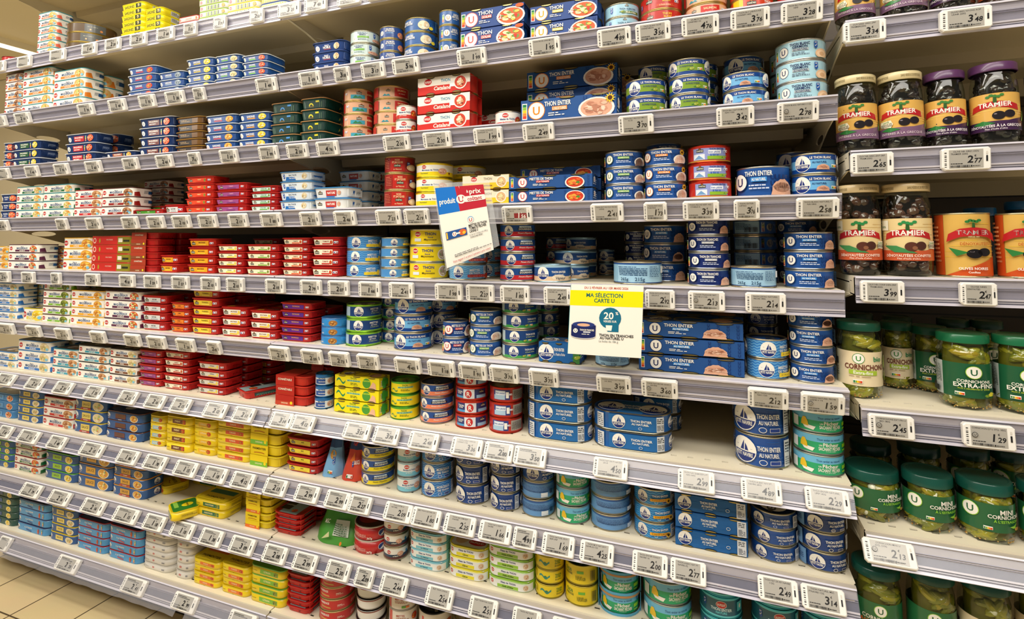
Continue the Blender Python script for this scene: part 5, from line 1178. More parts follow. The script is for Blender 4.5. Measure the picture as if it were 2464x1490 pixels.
m=MB(); m.box(XA0-.02,XA0-.004,.0,.48,.0,1.30,'cfc4a6')
# ------------------------------------------------------------------ products
def stackwords(S):
    return S
allS=[]
for ln in STACKS.strip().splitlines():
    if ln.strip(): allS.append(stack(ln))
# keep neighbours from cutting into each other: trim widths of same-depth box-like stacks
for i,A in enumerate(allS):
    for B in allS[i+1:]:
        if A['si']!=B['si'] or A['bay']=='C' : continue
        if A['yaw']!=0 and A['d']['form'] not in('can','candy'): continue
        if B['yaw']!=0 and B['d']['form'] not in('can','candy'): continue
        L,Rr=(A,B) if A['x']<B['x'] else (B,A)
        y_ov=min(L['y']+L['dp']/2,Rr['y']+Rr['dp']/2)-max(L['y']-L['dp']/2,Rr['y']-Rr['dp']/2)
        if y_ov<=0: continue
        ra,rb=L['w']/2,Rr['w']/2
        rl=L['d']['form'] in('can','candy'); rr=Rr['d']['form'] in('can','candy')
        if rl and rr:
            dd=math.hypot(Rr['x']-L['x'],Rr['y']-L['y']); ov=ra+rb-dd+.0006
        else: ov=(L['x']+ra)-(Rr['x']-rb)+.0006
        if ov>0:
            if ov>.046: print('BIG overlap',A['s'],A['k'],round(A['px']),B['k'],round(B['px']),round(ov,4)); continue
            if rl and rr: L['x']-=ov/2; Rr['x']+=ov/2
            else:
                for q,sg in((L,-1),(Rr,1)):
                    if q['d']['form'] in('can','candy'): q['x']+=sg*ov/2
                    else: q['w']-=ov/2; q['x']+=sg*ov/4
more=[]
for A in allS:
    if A['si']>=4 and A['bay']!='C' and A['d']['form'] in('tin','tray','duo') and A['sb']<.03 and A['yaw']==0 and A['n']>=2 and A['dp']<.075 and A['k'] not in('bigred','balt'):
        y0=A['y']+A['dp']/2+.005
        if any(B is not A and B['si']==A['si'] and abs(B['x']-A['x'])<(A['w']+B['w'])/2 and B['y']+B['dp']/2>y0 and B['y']-B['dp']/2<y0+A['dp'] for B in allS+more): continue
        N=dict(A); N['y']=y0+A['dp']/2; N['sb']=max(.076,y0); N['n']=A['n']-(1 if int(A['px'])%3==0 else 0); N['o']={}; more.append(N)
allS+=more
byshelf={}
for S in allS: byshelf.setdefault(S['s'],[]).append(S)
SHORT={}
def shortname(S):
    d=S['d']['desc']; w=d.split(',')[0].split()
    return ' '.join(w[:4]) if len(w)>4 else ' '.join(w)
USED={}
def uniq(base,alts):
    for a in [base]+alts:
        if a not in USED: USED[a]=1; return a
    k=1
    while True:
        a=f'{base}'
        USED[a]=USED.get(a,1)+1; return a
FORMWORD={'can':'can','candy':'can','tin':'tin','tray':'tray','duo':'tray','pack':'carton','twin':'twin pack'}
import re
def wc(s): return len(re.findall(r"[A-Za-z0-9À-ÿ']+",s))
def clip16(s):
    w=s.split()
    while wc(' '.join(w))>16: w=w[:-1]
    while w and w[-1].strip(',') in('a','of','the','with','and','its','to','at','end','in'): w=w[:-1]
    return ' '.join(w).rstrip(',')
def colorword(S):
    d=S['d']['desc']; 
    for s_ in(',',' with',' showing',' turned',' covered',' held',' in '): d=d.split(s_)[0]
    return d
def nick(S):
    w=S['d']['desc'].split(',')[0].split()[:5]
    while w[-1] in('with','a','of','its','the','and','to','small','pale','dark','round'): w=w[:-1]
    return ' '.join(w)
nobj=0
for s,LS in byshelf.items():
    LS.sort(key=lambda q:q['x'])
    front=[q for q in LS if q['sb']<.075]
    for idx,S in enumerate(LS):
        d=S['d']; n=S['n']; si=S['si']; lev=ORD[si]
        same=[q for q in LS if q['d']['desc']==d['desc']]
        rear=S['sb']>=.075
        nb=''
        if len(same)>1 or True:
            fr=[q for q in front if q is not S]
            left=[q for q in fr if q['x']<S['x']]; right=[q for q in fr if q['x']>S['x']]
            if rear:
                c=min(fr,key=lambda q:abs(q['x']-S['x'])) if fr else None
                nb='behind '+nick(c) if c else 'in the rear'
            else:
                c=left[-1] if left else None
                if c is not None and c['d']['desc']!=d['desc']: nb='right of '+nick(c)
                elif right and right[0]['d']['desc']!=d['desc']: nb='left of '+nick(right[0]); c=right[0]
                else: nb='mid row'
        parts=None; seg=64 if S['px']>1200 else 44
        rot=0
        key=None
        mixd=D[S['o']['mix']] if 'mix' in S['o'] else None
        r2=random.Random(int(S['px'])*7+si)
        proto=None
        for i in range(n):
            top=i==n-1
            dd=mixd if (mixd and top) else d
            pos='' if n==1 else ('topmost' if top else ('lowest' if i==0 else POSN[i]))
            if n==3 and i==1: pos='middle one'
            if n==2 and not top: pos='lower one'
            if n==2 and top: pos='upper one'
            base=f"{dd['desc']}, {pos+', ' if pos else ''}{lev} shelf, {nb}"
            rel=nb.split(' ')[0]+(' of' if nb.split(' ')[0] in('left','right') else ''); nbs=rel+' '+colorword(c) if c is not None else nb
            sd=dd['desc'].split(',')[0]; cwd=colorword(dict(d=dd)); P_=pos+', ' if pos else ''
            for q_,n_ in((dd['desc'],nb),(sd,nb),(dd['desc'],nbs),(sd,nbs),(nick(dict(d=dd)),nb),(nick(dict(d=dd)),nbs),(cwd,nb),(cwd,nbs)):
                base=f"{q_}, {P_}{lev} shelf, {n_}"
                if wc(base)<=16 and base not in USED: break
            base=clip16(base)
            if base in USED:
                for alt in ('left bay' if S['bay']=='A' else 'middle bay','nearer the left end','nearer the right end'):
                    b2=clip16(f"{colorword(dict(d=dd))}, {pos+', ' if pos else ''}{lev} shelf, {nb}, {alt}")
                    if b2 not in USED: base=b2; break
            USED[base]=1
            jx=r2.uniform(-.0007,.0007) if n>1 and i else 0; jy=r2.uniform(0,.0016) if i else 0
            loc=(S['x']+jx,S['y']+jy,S['z']+i*S['h']+.0002); yaw=S['yaw']+(math.radians(r2.uniform(-9,9)) if dd['form']=='can' and i else 0)
            pr=dict(label=base,category=dd['cat'],group=f"{colorword(S)} stack {nb} on the {lev} shelf" if n>1 else '')
            if not pr['group']: del pr['group']
            if proto is None or dd is not d:
                parts=make_parts(dd,S['w'],S['dp'],S['h']*.992,rot,seg,top)
                r=instance(KIND[dd['form']],parts,loc,yaw,pr)
                if dd is d: proto=r
            elif d['form']=='duo' and (i%2==1 or top):
                parts=make_parts(dd,S['w'],S['dp'],S['h']*.992,rot,seg,True); r=instance(KIND[dd['form']],parts,loc,yaw,pr)
            else: r=copy_thing(proto,loc,yaw,pr)
            nobj+=1
print('products',nobj)

# ------------------------------------------------------------------ jars
def lathe(mb,prof,col,m=0,seg=48,cap0=True,cap1=False):
    rows=[mb.verts([(r*math.sin(2*PI*i/seg),-r*math.cos(2*PI*i/seg),z) for i in range(seg)]) for r,z in prof]
    for j in range(len(prof)-1):
        for i in range(seg):
            k=(i+1)%seg; mb.face((rows[j]+i,rows[j]+k,rows[j+1]+k,rows[j+1]+i),col,m)
    if cap0: mb.face([rows[0]+i for i in reversed(range(seg))],col,m)
    if cap1: mb.face([rows[-1]+i for i in range(seg)],col,m)
def capsule(mb,c,ax,L,r,col,bend=0,su=9,sv=8):
    ax=Vector(ax).normalized(); s1=ax.orthogonal().normalized(); s2=ax.cross(s1); rows=[]
    for j in range(su+1):
        t=j/su; x=(t-.5)*L; rr=r*max(.02,math.sin(PI*min(max(t,.0),1))**.45); off=bend*math.sin(PI*t)
        rows.append(mb.verts([Vector(c)+ax*x+s1*(math.cos(2*PI*i/sv)*rr+off)+s2*math.sin(2*PI*i/sv)*rr for i in range(sv)]))
    for j in range(su):
        for i in range(sv):
            k=(i+1)%sv; mb.face((rows[j]+i,rows[j]+k,rows[j+1]+k,rows[j+1]+i),col,0)
WET=mat('wet_pickles',.16,0,spec=.6,coat=.5,bump=(260,.25))
BRINE=mat('brine',.2,0,alpha=.9,spec=.3)
def label_art(k):
    if k in('olP','olPd'):
        c='7a5a78' if k=='olP' else '3f2348'
        a=[('r',-.5,0,.5,1,'dcae58')]+[('r',-.5+.1*i,.42+.06*(i%5),-.2+.1*i,.44+.06*(i%5),'e8c468') for i in range(7)]+[('r',-.5,0,.5,.26,c),('p',.2,.3,[(-1.3,-.2),(1.2,-.2),(1.2,.35)],.5,c),
          ('p',0,.66,[(-1.05,-.28),(-.5,-.13),(0,-.08),(.5,-.13),(1.05,-.28),(.98,.04),(.5,.2),(0,.26),(-.5,.2),(-.98,.04)],.5,'b81f26'),('t',.0,.7,.12,'TRAMIER',WH,.3,1),('t',0,.63,.03,'DEPUIS 1863','f0d8b0',.1,0),
          ('p',0,.84,[(-.04,-.1),(.04,-.1),(.03,.05),(-.03,.05)],1,'2f5a2a')]+[('e',(j-2)*.022,.9+.02*((j*2)%3),.045,.035,'3f7d38') for j in range(5)]
        a+=[('p',-.08,.2,[(-.5,0),(0,.16),(.5,0),(0,-.1)],.5,'2f7d3b'),('e',.02,.4,.13,.11,'1a1418'),('e',.09,.43,.12,.1,'221a20'),('e',0,.44,.03,.015,'8a8088'),('p',.2,.36,[(-.1,-.3),(.2,.5),(.25,.1),(.05,-.3)],.4,'4f9a48')]
        if k=='olP': a+=[('p',-.11,.38,[(-.42,-.05),(-.3,-.22),(.3,-.26),(.42,-.02),(.3,.24),(-.38,.18)],.42,'f0ead0'),('t',-.11,.43,.05,'SANS','3f8a3a',.1,1,0,.15),('t',-.11,.37,.04,'RÉSIDUS DE','3a3a30',.12,1,0,.12),('t',-.105,.32,.04,'PESTICIDES','3a3a30',.12,1,0,.12),('t',0,.1,.06,'ENTIÈRES À LA GRECQUE','d8c8d0',.32,0)]
        else: a+=[('t',0,.13,.065,'DÉNOYAUTÉES À LA GRECQUE','f0e8ec',.36,1),('t',0,.05,.04,'Filet d’huile d’olive','f0e8ec',.24,0)]
        return a
    if k=='olO':
        return [('r',-.5,0,.5,1,'e6cf98')]+[('r',-.5+.12*i,.5+.07*(i%6),-.2+.1*i,.515+.07*(i%6),'d8b878') for i in range(7)]+[('r',-.5,0,.5,.24,'c85a34'),('p',.2,.28,[(-1,-.2),(1.5,-.2),(1.5,.45)],.5,'c85a34'),
          ('p',0,.62,[(-1.0,-.26),(-.5,-.12),(0,-.07),(.5,-.12),(1.0,-.26),(.93,.04),(.5,.2),(0,.26),(-.5,.2),(-.93,.04)],.5,'b81f26'),('t',0,.66,.12,'TRAMIER',WH,.3),('t',0,.585,.03,'DEPUIS 1863','f0d8b0',.1,0),('p',0,.81,[(-.04,-.1),(.04,-.1),(.03,.05),(-.03,.05)],1,'2f5a2a')]+[('e',(j-2)*.022,.87+.02*((j*2)%3),.045,.035,'2f8a4a') for j in range(5)]+[
          ('r',-.22,.72,-.13,.96,'eceade'),('t',-.175,.8,.05,'100%','2f6a3a',.07),('p',-.04,.3,[(-.8,.12),(-.2,.1),(.6,-.25),(-.3,-.2)],.5,'3f8a50'),('e',.02,.33,.13,.11,'5a3024'),('e',.08,.35,.11,.1,'4a2820'),('e',.04,.3,.05,.045,'8a5a40'),
          ('p',.17,.37,[(-.25,-.2),(.25,-.25),(.28,.22),(-.22,.2)],.4,'f0ead8'),('t',.17,.41,.05,'SANS','3f8a3a',.08,1),('t',.17,.36,.035,'RÉSIDUS DE','3a3a30',.09,1),('t',.17,.32,.035,'PESTICIDES','3a3a30',.09,1),('t',0,.12,.06,'DÉNOYAUTÉES CONFITES','f4e0d0',.3,1),('t',0,.05,.04,'Filet d’huile d’olive','f4e0d0',.22,0)]
    if k=='bio':
        return [('r',-.5,0,.5,1,'ead9b4'),('m',-.32,.2,-.2,.5,'8a8478',4),('r',-.3,.55,-.2,.75,'3a3a3a')]+ulogo(-.03,.8,.14,'2f8a3a','2f8a3a')+[T(.11,.8,.14,'bio','2f8a5a',.1),T(.02,.56,.15,'CORNICHONS','6a3020',.3),('r',-.1,.33,.1,.46,'a8c43a'),T(0,.395,.09,'Extra-fins',WH,.16),('m',-.1,.26,.14,.3,'a8946a',1)]+nutri(-.04,.13,.11,0)+[('e',.2,.7,.1,.2,'8a9a3a'),('e',.2,.3,.08,.14,'6f8a2a')]
    if k=='xf':
        return [('r',-.5,0,.5,1,'1d5a3a'),('r',-.36,0,-.14,1,'b4bcb8'),('m',-.35,.35,-.15,.95,'5a6460',12),('r',-.33,.08,-.16,.24,'2a2e2c')]+ulogo(.05,.76,.17,'1d5a3a','9ac83a')+[T(.05,.5,.08,'CORNICHONS',WH,.2),T(.05,.38,.12,'EXTRA-FINS',WH,.26),T(.05,.28,.04,'AUX 5 AROMATES ET ÉPICES','c8d83a',.24,0)]+nutri(-.03,.12,.1,1)+[('p',.14,.12,[(-.4,-.15),(.1,.3),(.4,.2),(.3,-.1)],.3,'d8cf3a'),('e',.12,.1,.06,.04,'6f9a2a')]
    if k=='mini':
        return [('r',-.5,0,.5,1,'1f5f3a'),('r',-.32,0,-.22,1,'b4bcb8'),('m',-.315,.2,-.225,.95,'5a6460',10)]+ulogo(-.1,.7,.24,'1f5f3a','8fc83a')+[T(.1,.75,.17,'MINI',WH,.13),T(.1,.58,.13,'CORNICHONS',WH,.22),T(.1,.42,.09,'À L’ESTRAGON','8fd03a',.18)]+nutri(-.01,.14,.12,1)+[('p',.15,.22,[(-.7,.1),(-.1,.2),(.4,.5),(.1,.05),(.3,-.15),(-.3,-.1)],.3,'8fc83a'),('e',.17,.15,.12,.06,'b88a4a')]
    if k=='doux':
        return [('r',-.5,0,.5,1,'23663c')]+ulogo(.02,.8,.14,'1f5f3a','8fc83a')+[T(.02,.58,.1,'CORNICHONS',WH,.24),T(.02,.44,.12,'AIGRE DOUX','d8622a',.28),('r',-.1,.2,.0,.32,WH)]+nutri(-.02,.2,.08,1)
    if k=='bioB':
        return label_art('bio')
def mk_jar(w,h,k,cont,lidc,squat=False,seed=1,lid_text=None):
    R=w/2; r=random.Random(seed); P=[]
    g=MB(); sh=.84 if not squat else .80; nk=R*.86
    prof=[(R*.55,.0),(R*.86,.001),(R*.97,.007),(R,.016),(R,h*sh-.020),(R*.975,h*sh-.010),(nk+.001,h*sh+.002),(nk,h*sh+.006),(nk,h-.002)]
    lathe(g,prof,'ffffff',0,48,True,False); P.append(('glass',g.build('jar_glass',[GLASS]),[]))
    c=MB(); br=MB()
    lathe(br,[(R*.5,.003),(R*.78,.004),(R*.78,.012),(R*.78,h*sh-.022),(R*.74,h*sh-.006),(nk*.84,h*sh+.002),(nk*.84,max(h*sh+.003,h-.020))],'15120e' if cont.startswith('ol') else '6c6a1e',0,32,True,True)
    if cont=='ol' or cont=='olb':
        for j in range(110):
            z=.010+(h*.88-.016)*((j*.618)%1); a=r.uniform(0,2*PI); rr=(R if z<h*sh-.02 else nk)-.0085; x,y=rr*math.sin(a),-rr*math.cos(a)
            capsule(c,(x,y,z),(r.uniform(-1,1),r.uniform(-1,1),r.uniform(-.5,.5)),.019,.0075,r.choice(['2a2220','332826','1e1816']) if cont=='ol' else r.choice(['4a2c1e','3a221a','56362a']),0,6,8)
    else:
        N=96
        for j in range(N):
            z=.012+(h*sh-.02)*((j*.618)%1); a=2*PI*((j*.382)%1)+r.uniform(-.2,.2); rr=R-.0078; x,y=rr*math.sin(a),-rr*math.cos(a); tx,ty=math.cos(a),math.sin(a); u=r.uniform(-1.1,1.1)
            white=r.random()<.1
            capsule(c,(x,y,z),(tx,ty,u),r.uniform(.022,.038) if not white else .013,.0068 if not white else .0068,r.choice(['8c8a22','7c7e20','a09a2c','70741c','94861f']) if not white else 'e6e6cc',r.uniform(-.002,.002),9,9)
        for j in range(12):
            z=min(h*sh+r.uniform(-.004,.008),h-.024); a=r.uniform(0,2*PI); rr=nk-.009; capsule(c,(rr*math.sin(a),-rr*math.cos(a),z),(math.cos(a),math.sin(a),r.uniform(-.4,.4)),.026,.0062,r.choice(['8f8a20','a09a2c']),0,6,7)
        for j in range(70):
            a=r.uniform(0,2*PI); rr=R*.93; z=r.uniform(.003,.010); capsule(c,(rr*math.sin(a),-rr*math.cos(a),z),(1,0,.3),.0026,.0012,r.choice(['c8a050','b07a3a','e0c880']),0,2,5)
    P.append(('brine',br.build('brine',[BRINE]),[])); P.append(('olives' if cont.startswith('ol') else 'gherkins',c.build('pickles',[WET]),[]))
    l=MB(); lr=nk+.0045; lh=.014 if not squat else .017
    lathe(l,[(lr-.001,h-lh),(lr,h-lh+.001),(lr,h-.0022),(lr-.0012,h-.0006),(lr-.005,h),(lr-.006,h-.0008)],lidc,0,48,False,True)
    if lid_text:
        o=Outline('round',2*lr,2*lr,seg=48); wrap(l,o,fix([T(x,.5,.4,lid_text,'7a6a40',.5,0) for x in(-.5,.28)],2*lr,lh),2*lr,lh-.004,h-lh+.001,off0=.0002)
    P.append(('lid',l.build('jar_lid',[PRINT]),[]))
    s=MB(); o=Outline('round',w,w,seg=64); lz0=h*(.17 if not squat else .22); lz1=h*(.62 if not squat else .68)
    if squat is None: lz0,lz1=h*.15,h*.6
    W=o.tot; a=label_art(k)
    wrap(s,o,fix([('r',-.499,0,.499,1,[p for p in a if p[0]=='r'][0][5])]+a,W,lz1-lz0),W,lz1-lz0,lz0,off0=.0004)
    P.append(('label',s.build('jar_label',[PRINT]),[]))
    return P
JARS='''
c0 2008 2104 0 olP ol 7a5a78 118 .016
c0 2116 2229 0 olP ol d8c89a 118 .014
c0 2234 2344 0 olPd ol 5a3a66 118 .016
c0 2350 2460 0 olO olb d8c89a 118 .016
c1 2012 2112 178 olP ol d8c89a 0 .014
c1 2114 2224 170 olP ol d8c89a 0 .013
c1 2225 2326 168 olPd ol 57305c 0 .02
c1 2334 2456 148 olPd ol 57305c 0 .012
c1 2470 2580 168 olPd ol 57305c 0 .02
c2 2018 2122 443 olO olb d8c090 0 .015
c2 2126 2246 440 olO olb d8c090 0 .010
c2 2080 2165 452 olO olb d8c090 0 .13
c3 2016 2124 778 bio gh 14503c 0 .022
c3 2124 2198 777 bio gh 14503c 0 .105
c3 2196 2284 788 xf gh 12503c 0 .10
c3 2256 2388 806 xf gh 1a6a44 0 .008
c3 2392 2520 812 xf gh 1a6a44 0 .008
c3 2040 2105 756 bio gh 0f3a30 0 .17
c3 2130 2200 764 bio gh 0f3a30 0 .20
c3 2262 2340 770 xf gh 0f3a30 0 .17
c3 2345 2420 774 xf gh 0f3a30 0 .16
c4 2032 2168 1140 mini gh 135044 0 .024 q
c4 2172 2298 1150 mini gh 135044 0 .016 q
c4 2302 2444 1166 mini gh 135044 0 .010 q
c4 2450 2590 1176 mini gh 135044 0 .008 q
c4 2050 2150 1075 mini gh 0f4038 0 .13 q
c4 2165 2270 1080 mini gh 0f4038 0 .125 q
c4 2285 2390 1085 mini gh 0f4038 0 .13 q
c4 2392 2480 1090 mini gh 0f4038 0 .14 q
c5 2054 2174 1378 doux gh 135044 0 .02
c5 2186 2306 1390 doux gh 135044 0 .02
c5 2310 2444 1412 bio gh 135044 0 .02
c5 2450 2560 1400 bio gh 135044 0 .03
'''
CNAME={'olP':'black olive jar with mauve-bottomed label','olPd':'black olive jar with dark purple label','olO':'brown olive jar with orange-bottomed label','bio':'gherkin jar with beige label','xf':'gherkin jar with dark green label','mini':'squat mini gherkin jar','doux':'tall gherkin jar with plain green label'}
jn={}
JORD=['first','second','third','fourth','fifth']
for idx,ln in enumerate(JARS.strip().splitlines()):
    f=ln.split(); si=int(f[0][1:]); z=CZ[si]; sb=float(f[8]); q=len(f)>9; x0,x1=float(f[1]),float(f[2])
    py=shelf_py((x0+x1)/2,z)-60; X,Y,R,c=solve_round(x0,x1,py,sb)
    up=(CZ[si-1] if si else 1.6)
    h=float(f[7])/1000 if f[7]!='0' else min(onY((x0+x1)/2,float(f[3]),Y-R*math.cos(c)).z-z,up-z-.032)
    if si==5: h=max(h,.12)
    h=min(h,up-z-.034)
    P=mk_jar(2*R,h,f[4],f[5],f[6],q,idx+2,'SANS RÉSIDUS DE PESTICIDES' if f[6].startswith('d8c') else None)
    key=(si,f[4],sb>.09); jn[key]=jn.get(key,0)+1
    total=sum(1 for l2 in JARS.strip().splitlines() if l2.split()[0]==f[0] and l2.split()[4]==f[4] and (float(l2.split()[8])>.09)==(sb>.09))
    where='rear row' if sb>.09 else 'front row'
    lab=CNAME[f[4]]+(f', {JORD[jn[key]-1]} from left' if total>1 else '')+f', {where}, right bay {ORD[si]} level'
    lab=clip16(lab.replace('with plain green label','').replace('  ',' ')) if len(lab.split())>16 else lab
    instance('olive_jar' if f[5].startswith('ol') else 'gherkin_jar',P,(X,Y,z+.0002),-c*.9+math.radians({'bio':8,'mini':6}.get(f[4],0)),dict(label=lab,category='jar',group=f'jars on the {ORD[si]} level of the right bay'))
# olive cans on level three of the right bay
can('olC','d9ae58',[band(0,1,'dab058')]+[('r',-.5+.1*i,.3+.09*(i%7),-.1+.1*i,.312+.09*(i%7),'e8c04a') for i in range(10)]+[('p',.5,.06,[(-1.1,-.1),(.9,-.1),(.9,.75)],.6,'c8501c'),('r',-1.0,0,-.42,1,'c04a1c'),('m',-.9,.2,-.5,.9,'e09a6a',10),
  ('p',.12,.68,[(-.34,-.13),(-.17,-.05),(0,-.025),(.17,-.05),(.34,-.13),(.31,.0),(.17,.085),(0,.11),(-.17,.085),(-.31,.0)],1,'b81f26'),T(.12,.705,.072,'TRAMIER',WH,.6),T(.12,.655-.02,.018,'DEPUIS 1863','f0d8b0',.26,0),T(.14,.52,.045,'DÉNOYAUTÉES','b04a1c',.5,0),('p',.12,.83,[(-.02,-.05),(.02,-.05),(.015,.03),(-.015,.03)],1,'2f5a2a')]+[('e',.12+(j-2)*.05,.88+.01*((j*2)%3),.03,.022,'2f7a3a') for j in range(5)]+
  [('p',.1,.38,[(-.3,.08),(-.05,.0),(-.2,-.06)],1,'2f7d3b'),('e',.12,.36,.1,.075,'141014'),('e',.3,.385,.09,.065,'1a1418'),('e',.08,.39,.03,.012,'7a7278'),T(.1,.12,.04,'OLIVES NOIRES',WH,.5),T(.1,.06,.03,'Confites',WH,.2)],'tall amber can with black olives',rim='c8c0a0',lid='1f6a9a',cat2='olive can')
for x0,x1,lb in((2250,2388,'tall amber olive can, left one, right bay third level'),(2397,2520,'tall amber olive can cut off by the right picture edge, third level')):
    X,Y,R,c=solve_round(x0,x1,600,.016); z=CZ[2]; h=min(onY((x0+x1)/2,512,Y-R).z-z,.125)
    instance('olive_can',mk_can(D['olC'],2*R,h,0,64),(X,Y,z+.0002),-c*.9+.1,dict(label=lb,category='olive can',group='olive cans on the third level of the right bay'))
for x0,x1,yt,lb in((2320,2400,500,'round blue-lidded tub behind the amber olive cans'),(2420,2500,484,'tall blue-lidded tub behind amber cans at right picture edge')):
    X,Y,R,c=solve_round(x0,x1,560,.12); z=CZ[2]; h=min(onY((x0+x1)/2,yt,Y-R).z-z,.155); b=MB(); lathe(b,[(R*.95,0),(R,.003),(R,h-.016),(R*.96,h-.014)],'1a1c1e'); l=MB(); lathe(l,[(R*1.0,h-.014),(R*1.03,h-.013),(R*1.03,h-.002),(R*.98,h)],'1a5f96',0,48,False,True)
    instance('olive_tub',[('body',b.build('tub_body',[PRINT]),[]),('lid',l.build('tub_lid',[PRINT]),[])],(X,Y,z+.0002),0,dict(label=lb,category='tub'))

# ------------------------------------------------------------------ pouches
def pouch(s,x0,x1,yt,cols,art,label,wide=False,depth=.05,yaw=0,side=None):
    z=SZ[s]; a,b=onY(x0,shelf_py(x0,z),.015),onY(x1,shelf_py(x1,z),.015); w=(b.x-a.x); h=min(onY((x0+x1)/2,yt,.03).z-z,.135)
    m=MB(); nx,nz=12,14; rows=[]
    def P(u,v,f): # u -1..1, v 0..1
        k=(1-.55*v) if not wide else (1-.25*v); th=depth*.5*(1-v)**.8*(1-.9*u**4)+.0012
        lean=depth*.5*v*.6
        return (u*w/2*k*(1+.05*math.sin(v*9)), (-1 if f else 1)*th+lean+.0012*math.sin(7*u+5*v), v*h)
    idx={}
    for f in(1,0):
        for j in range(nz+1):
            for i in range(nx+1):
                idx[(f,i,j)]=m.verts([P(-1+2*i/nx,j/nz,f)])
        for j in range(nz):
            for i in range(nx):
                q=(idx[(f,i,j)],idx[(f,i+1,j)],idx[(f,i+1,j+1)],idx[(f,i,j+1)]); v=j/nz
                m.face(q if f else q[::-1],cols[0] if v<cols[2] else cols[1],0)
    for j in range(nz):
        for i in(0,nx):
            m.face((idx[(1,i,j)],idx[(1,i,j+1)],idx[(0,i,j+1)],idx[(0,i,j)]),cols[0],0)
    s_=MB(); 
    fn=lambda x,zz,o:(lambda p:(p[0],p[1]-o-.0004,p[2]))(P(max(-.98,min(.98,x/(w/2))),max(0,min(1,zz/h)),1))
    plate(s_,fix(art,w,h),w,h,fn,off0=.0006,step=.0002)
    st=MB(); st.box(-w*.2,w*.2,depth*.28,depth*.28+.002,h-.002,h+.004,cols[1])
    instance('food_pouch',[('bag',m.build('pouch_bag',[PLAST]),[]),('label',s_.build('pouch_label',[PRINT],False),[]),('top_seal',st.build('top_seal',[PLAST]),[])],((a.x+b.x)/2,.015+depth/2+.004,z+.0004),yaw,dict(label=label,category='pouch'))
pouch(7,762,806,1046,('7fb4e0','3a5a86',.62),blob(.1,.5,.12,.1,FOOD['curry'],2,5)+msc(.25,.36,.08)+nutri(.15,.12,.07,0),'blue upright food pouch beside the red pouch, eighth shelf')
pouch(7,808,862,1049,('cf4a34','35456e',.6),[T(0,.8,.14,'TOP','e0442c',.4),('p',.05,.45,[(-.2,-.1),(.1,.3),(.2,-.1)],.5,'e8762c')]+msc(.1,.35,.07)+nutri(.05,.1,.08,0)+[T(.3,.4,.08,'SAUCE',WH,.2)],'red and blue upright food pouch beside round cans, eighth shelf')
pouch(8,742,846,1208,('4f9a3a','23406e',.58),[T(.05,.86,.09,'EXTRA','3f9a4a',.4),('m',-.2,.68,.3,.82,'c8d0e0',3),('r',.0,.2,.34,.52,'cfd6c8'),('m',.02,.22,.32,.5,'4a6a4a',6),('p',-.1,.2,[(-.2,-.1),(.2,0),(.1,.2)],.5,'d8d8a0'),T(-.18,.5,.08,'MSC',WH,.12),('e',.26,.12,.03,.04,'f08a2a')],'large green and blue flat pouch on ninth shelf near red trays',True,.07)

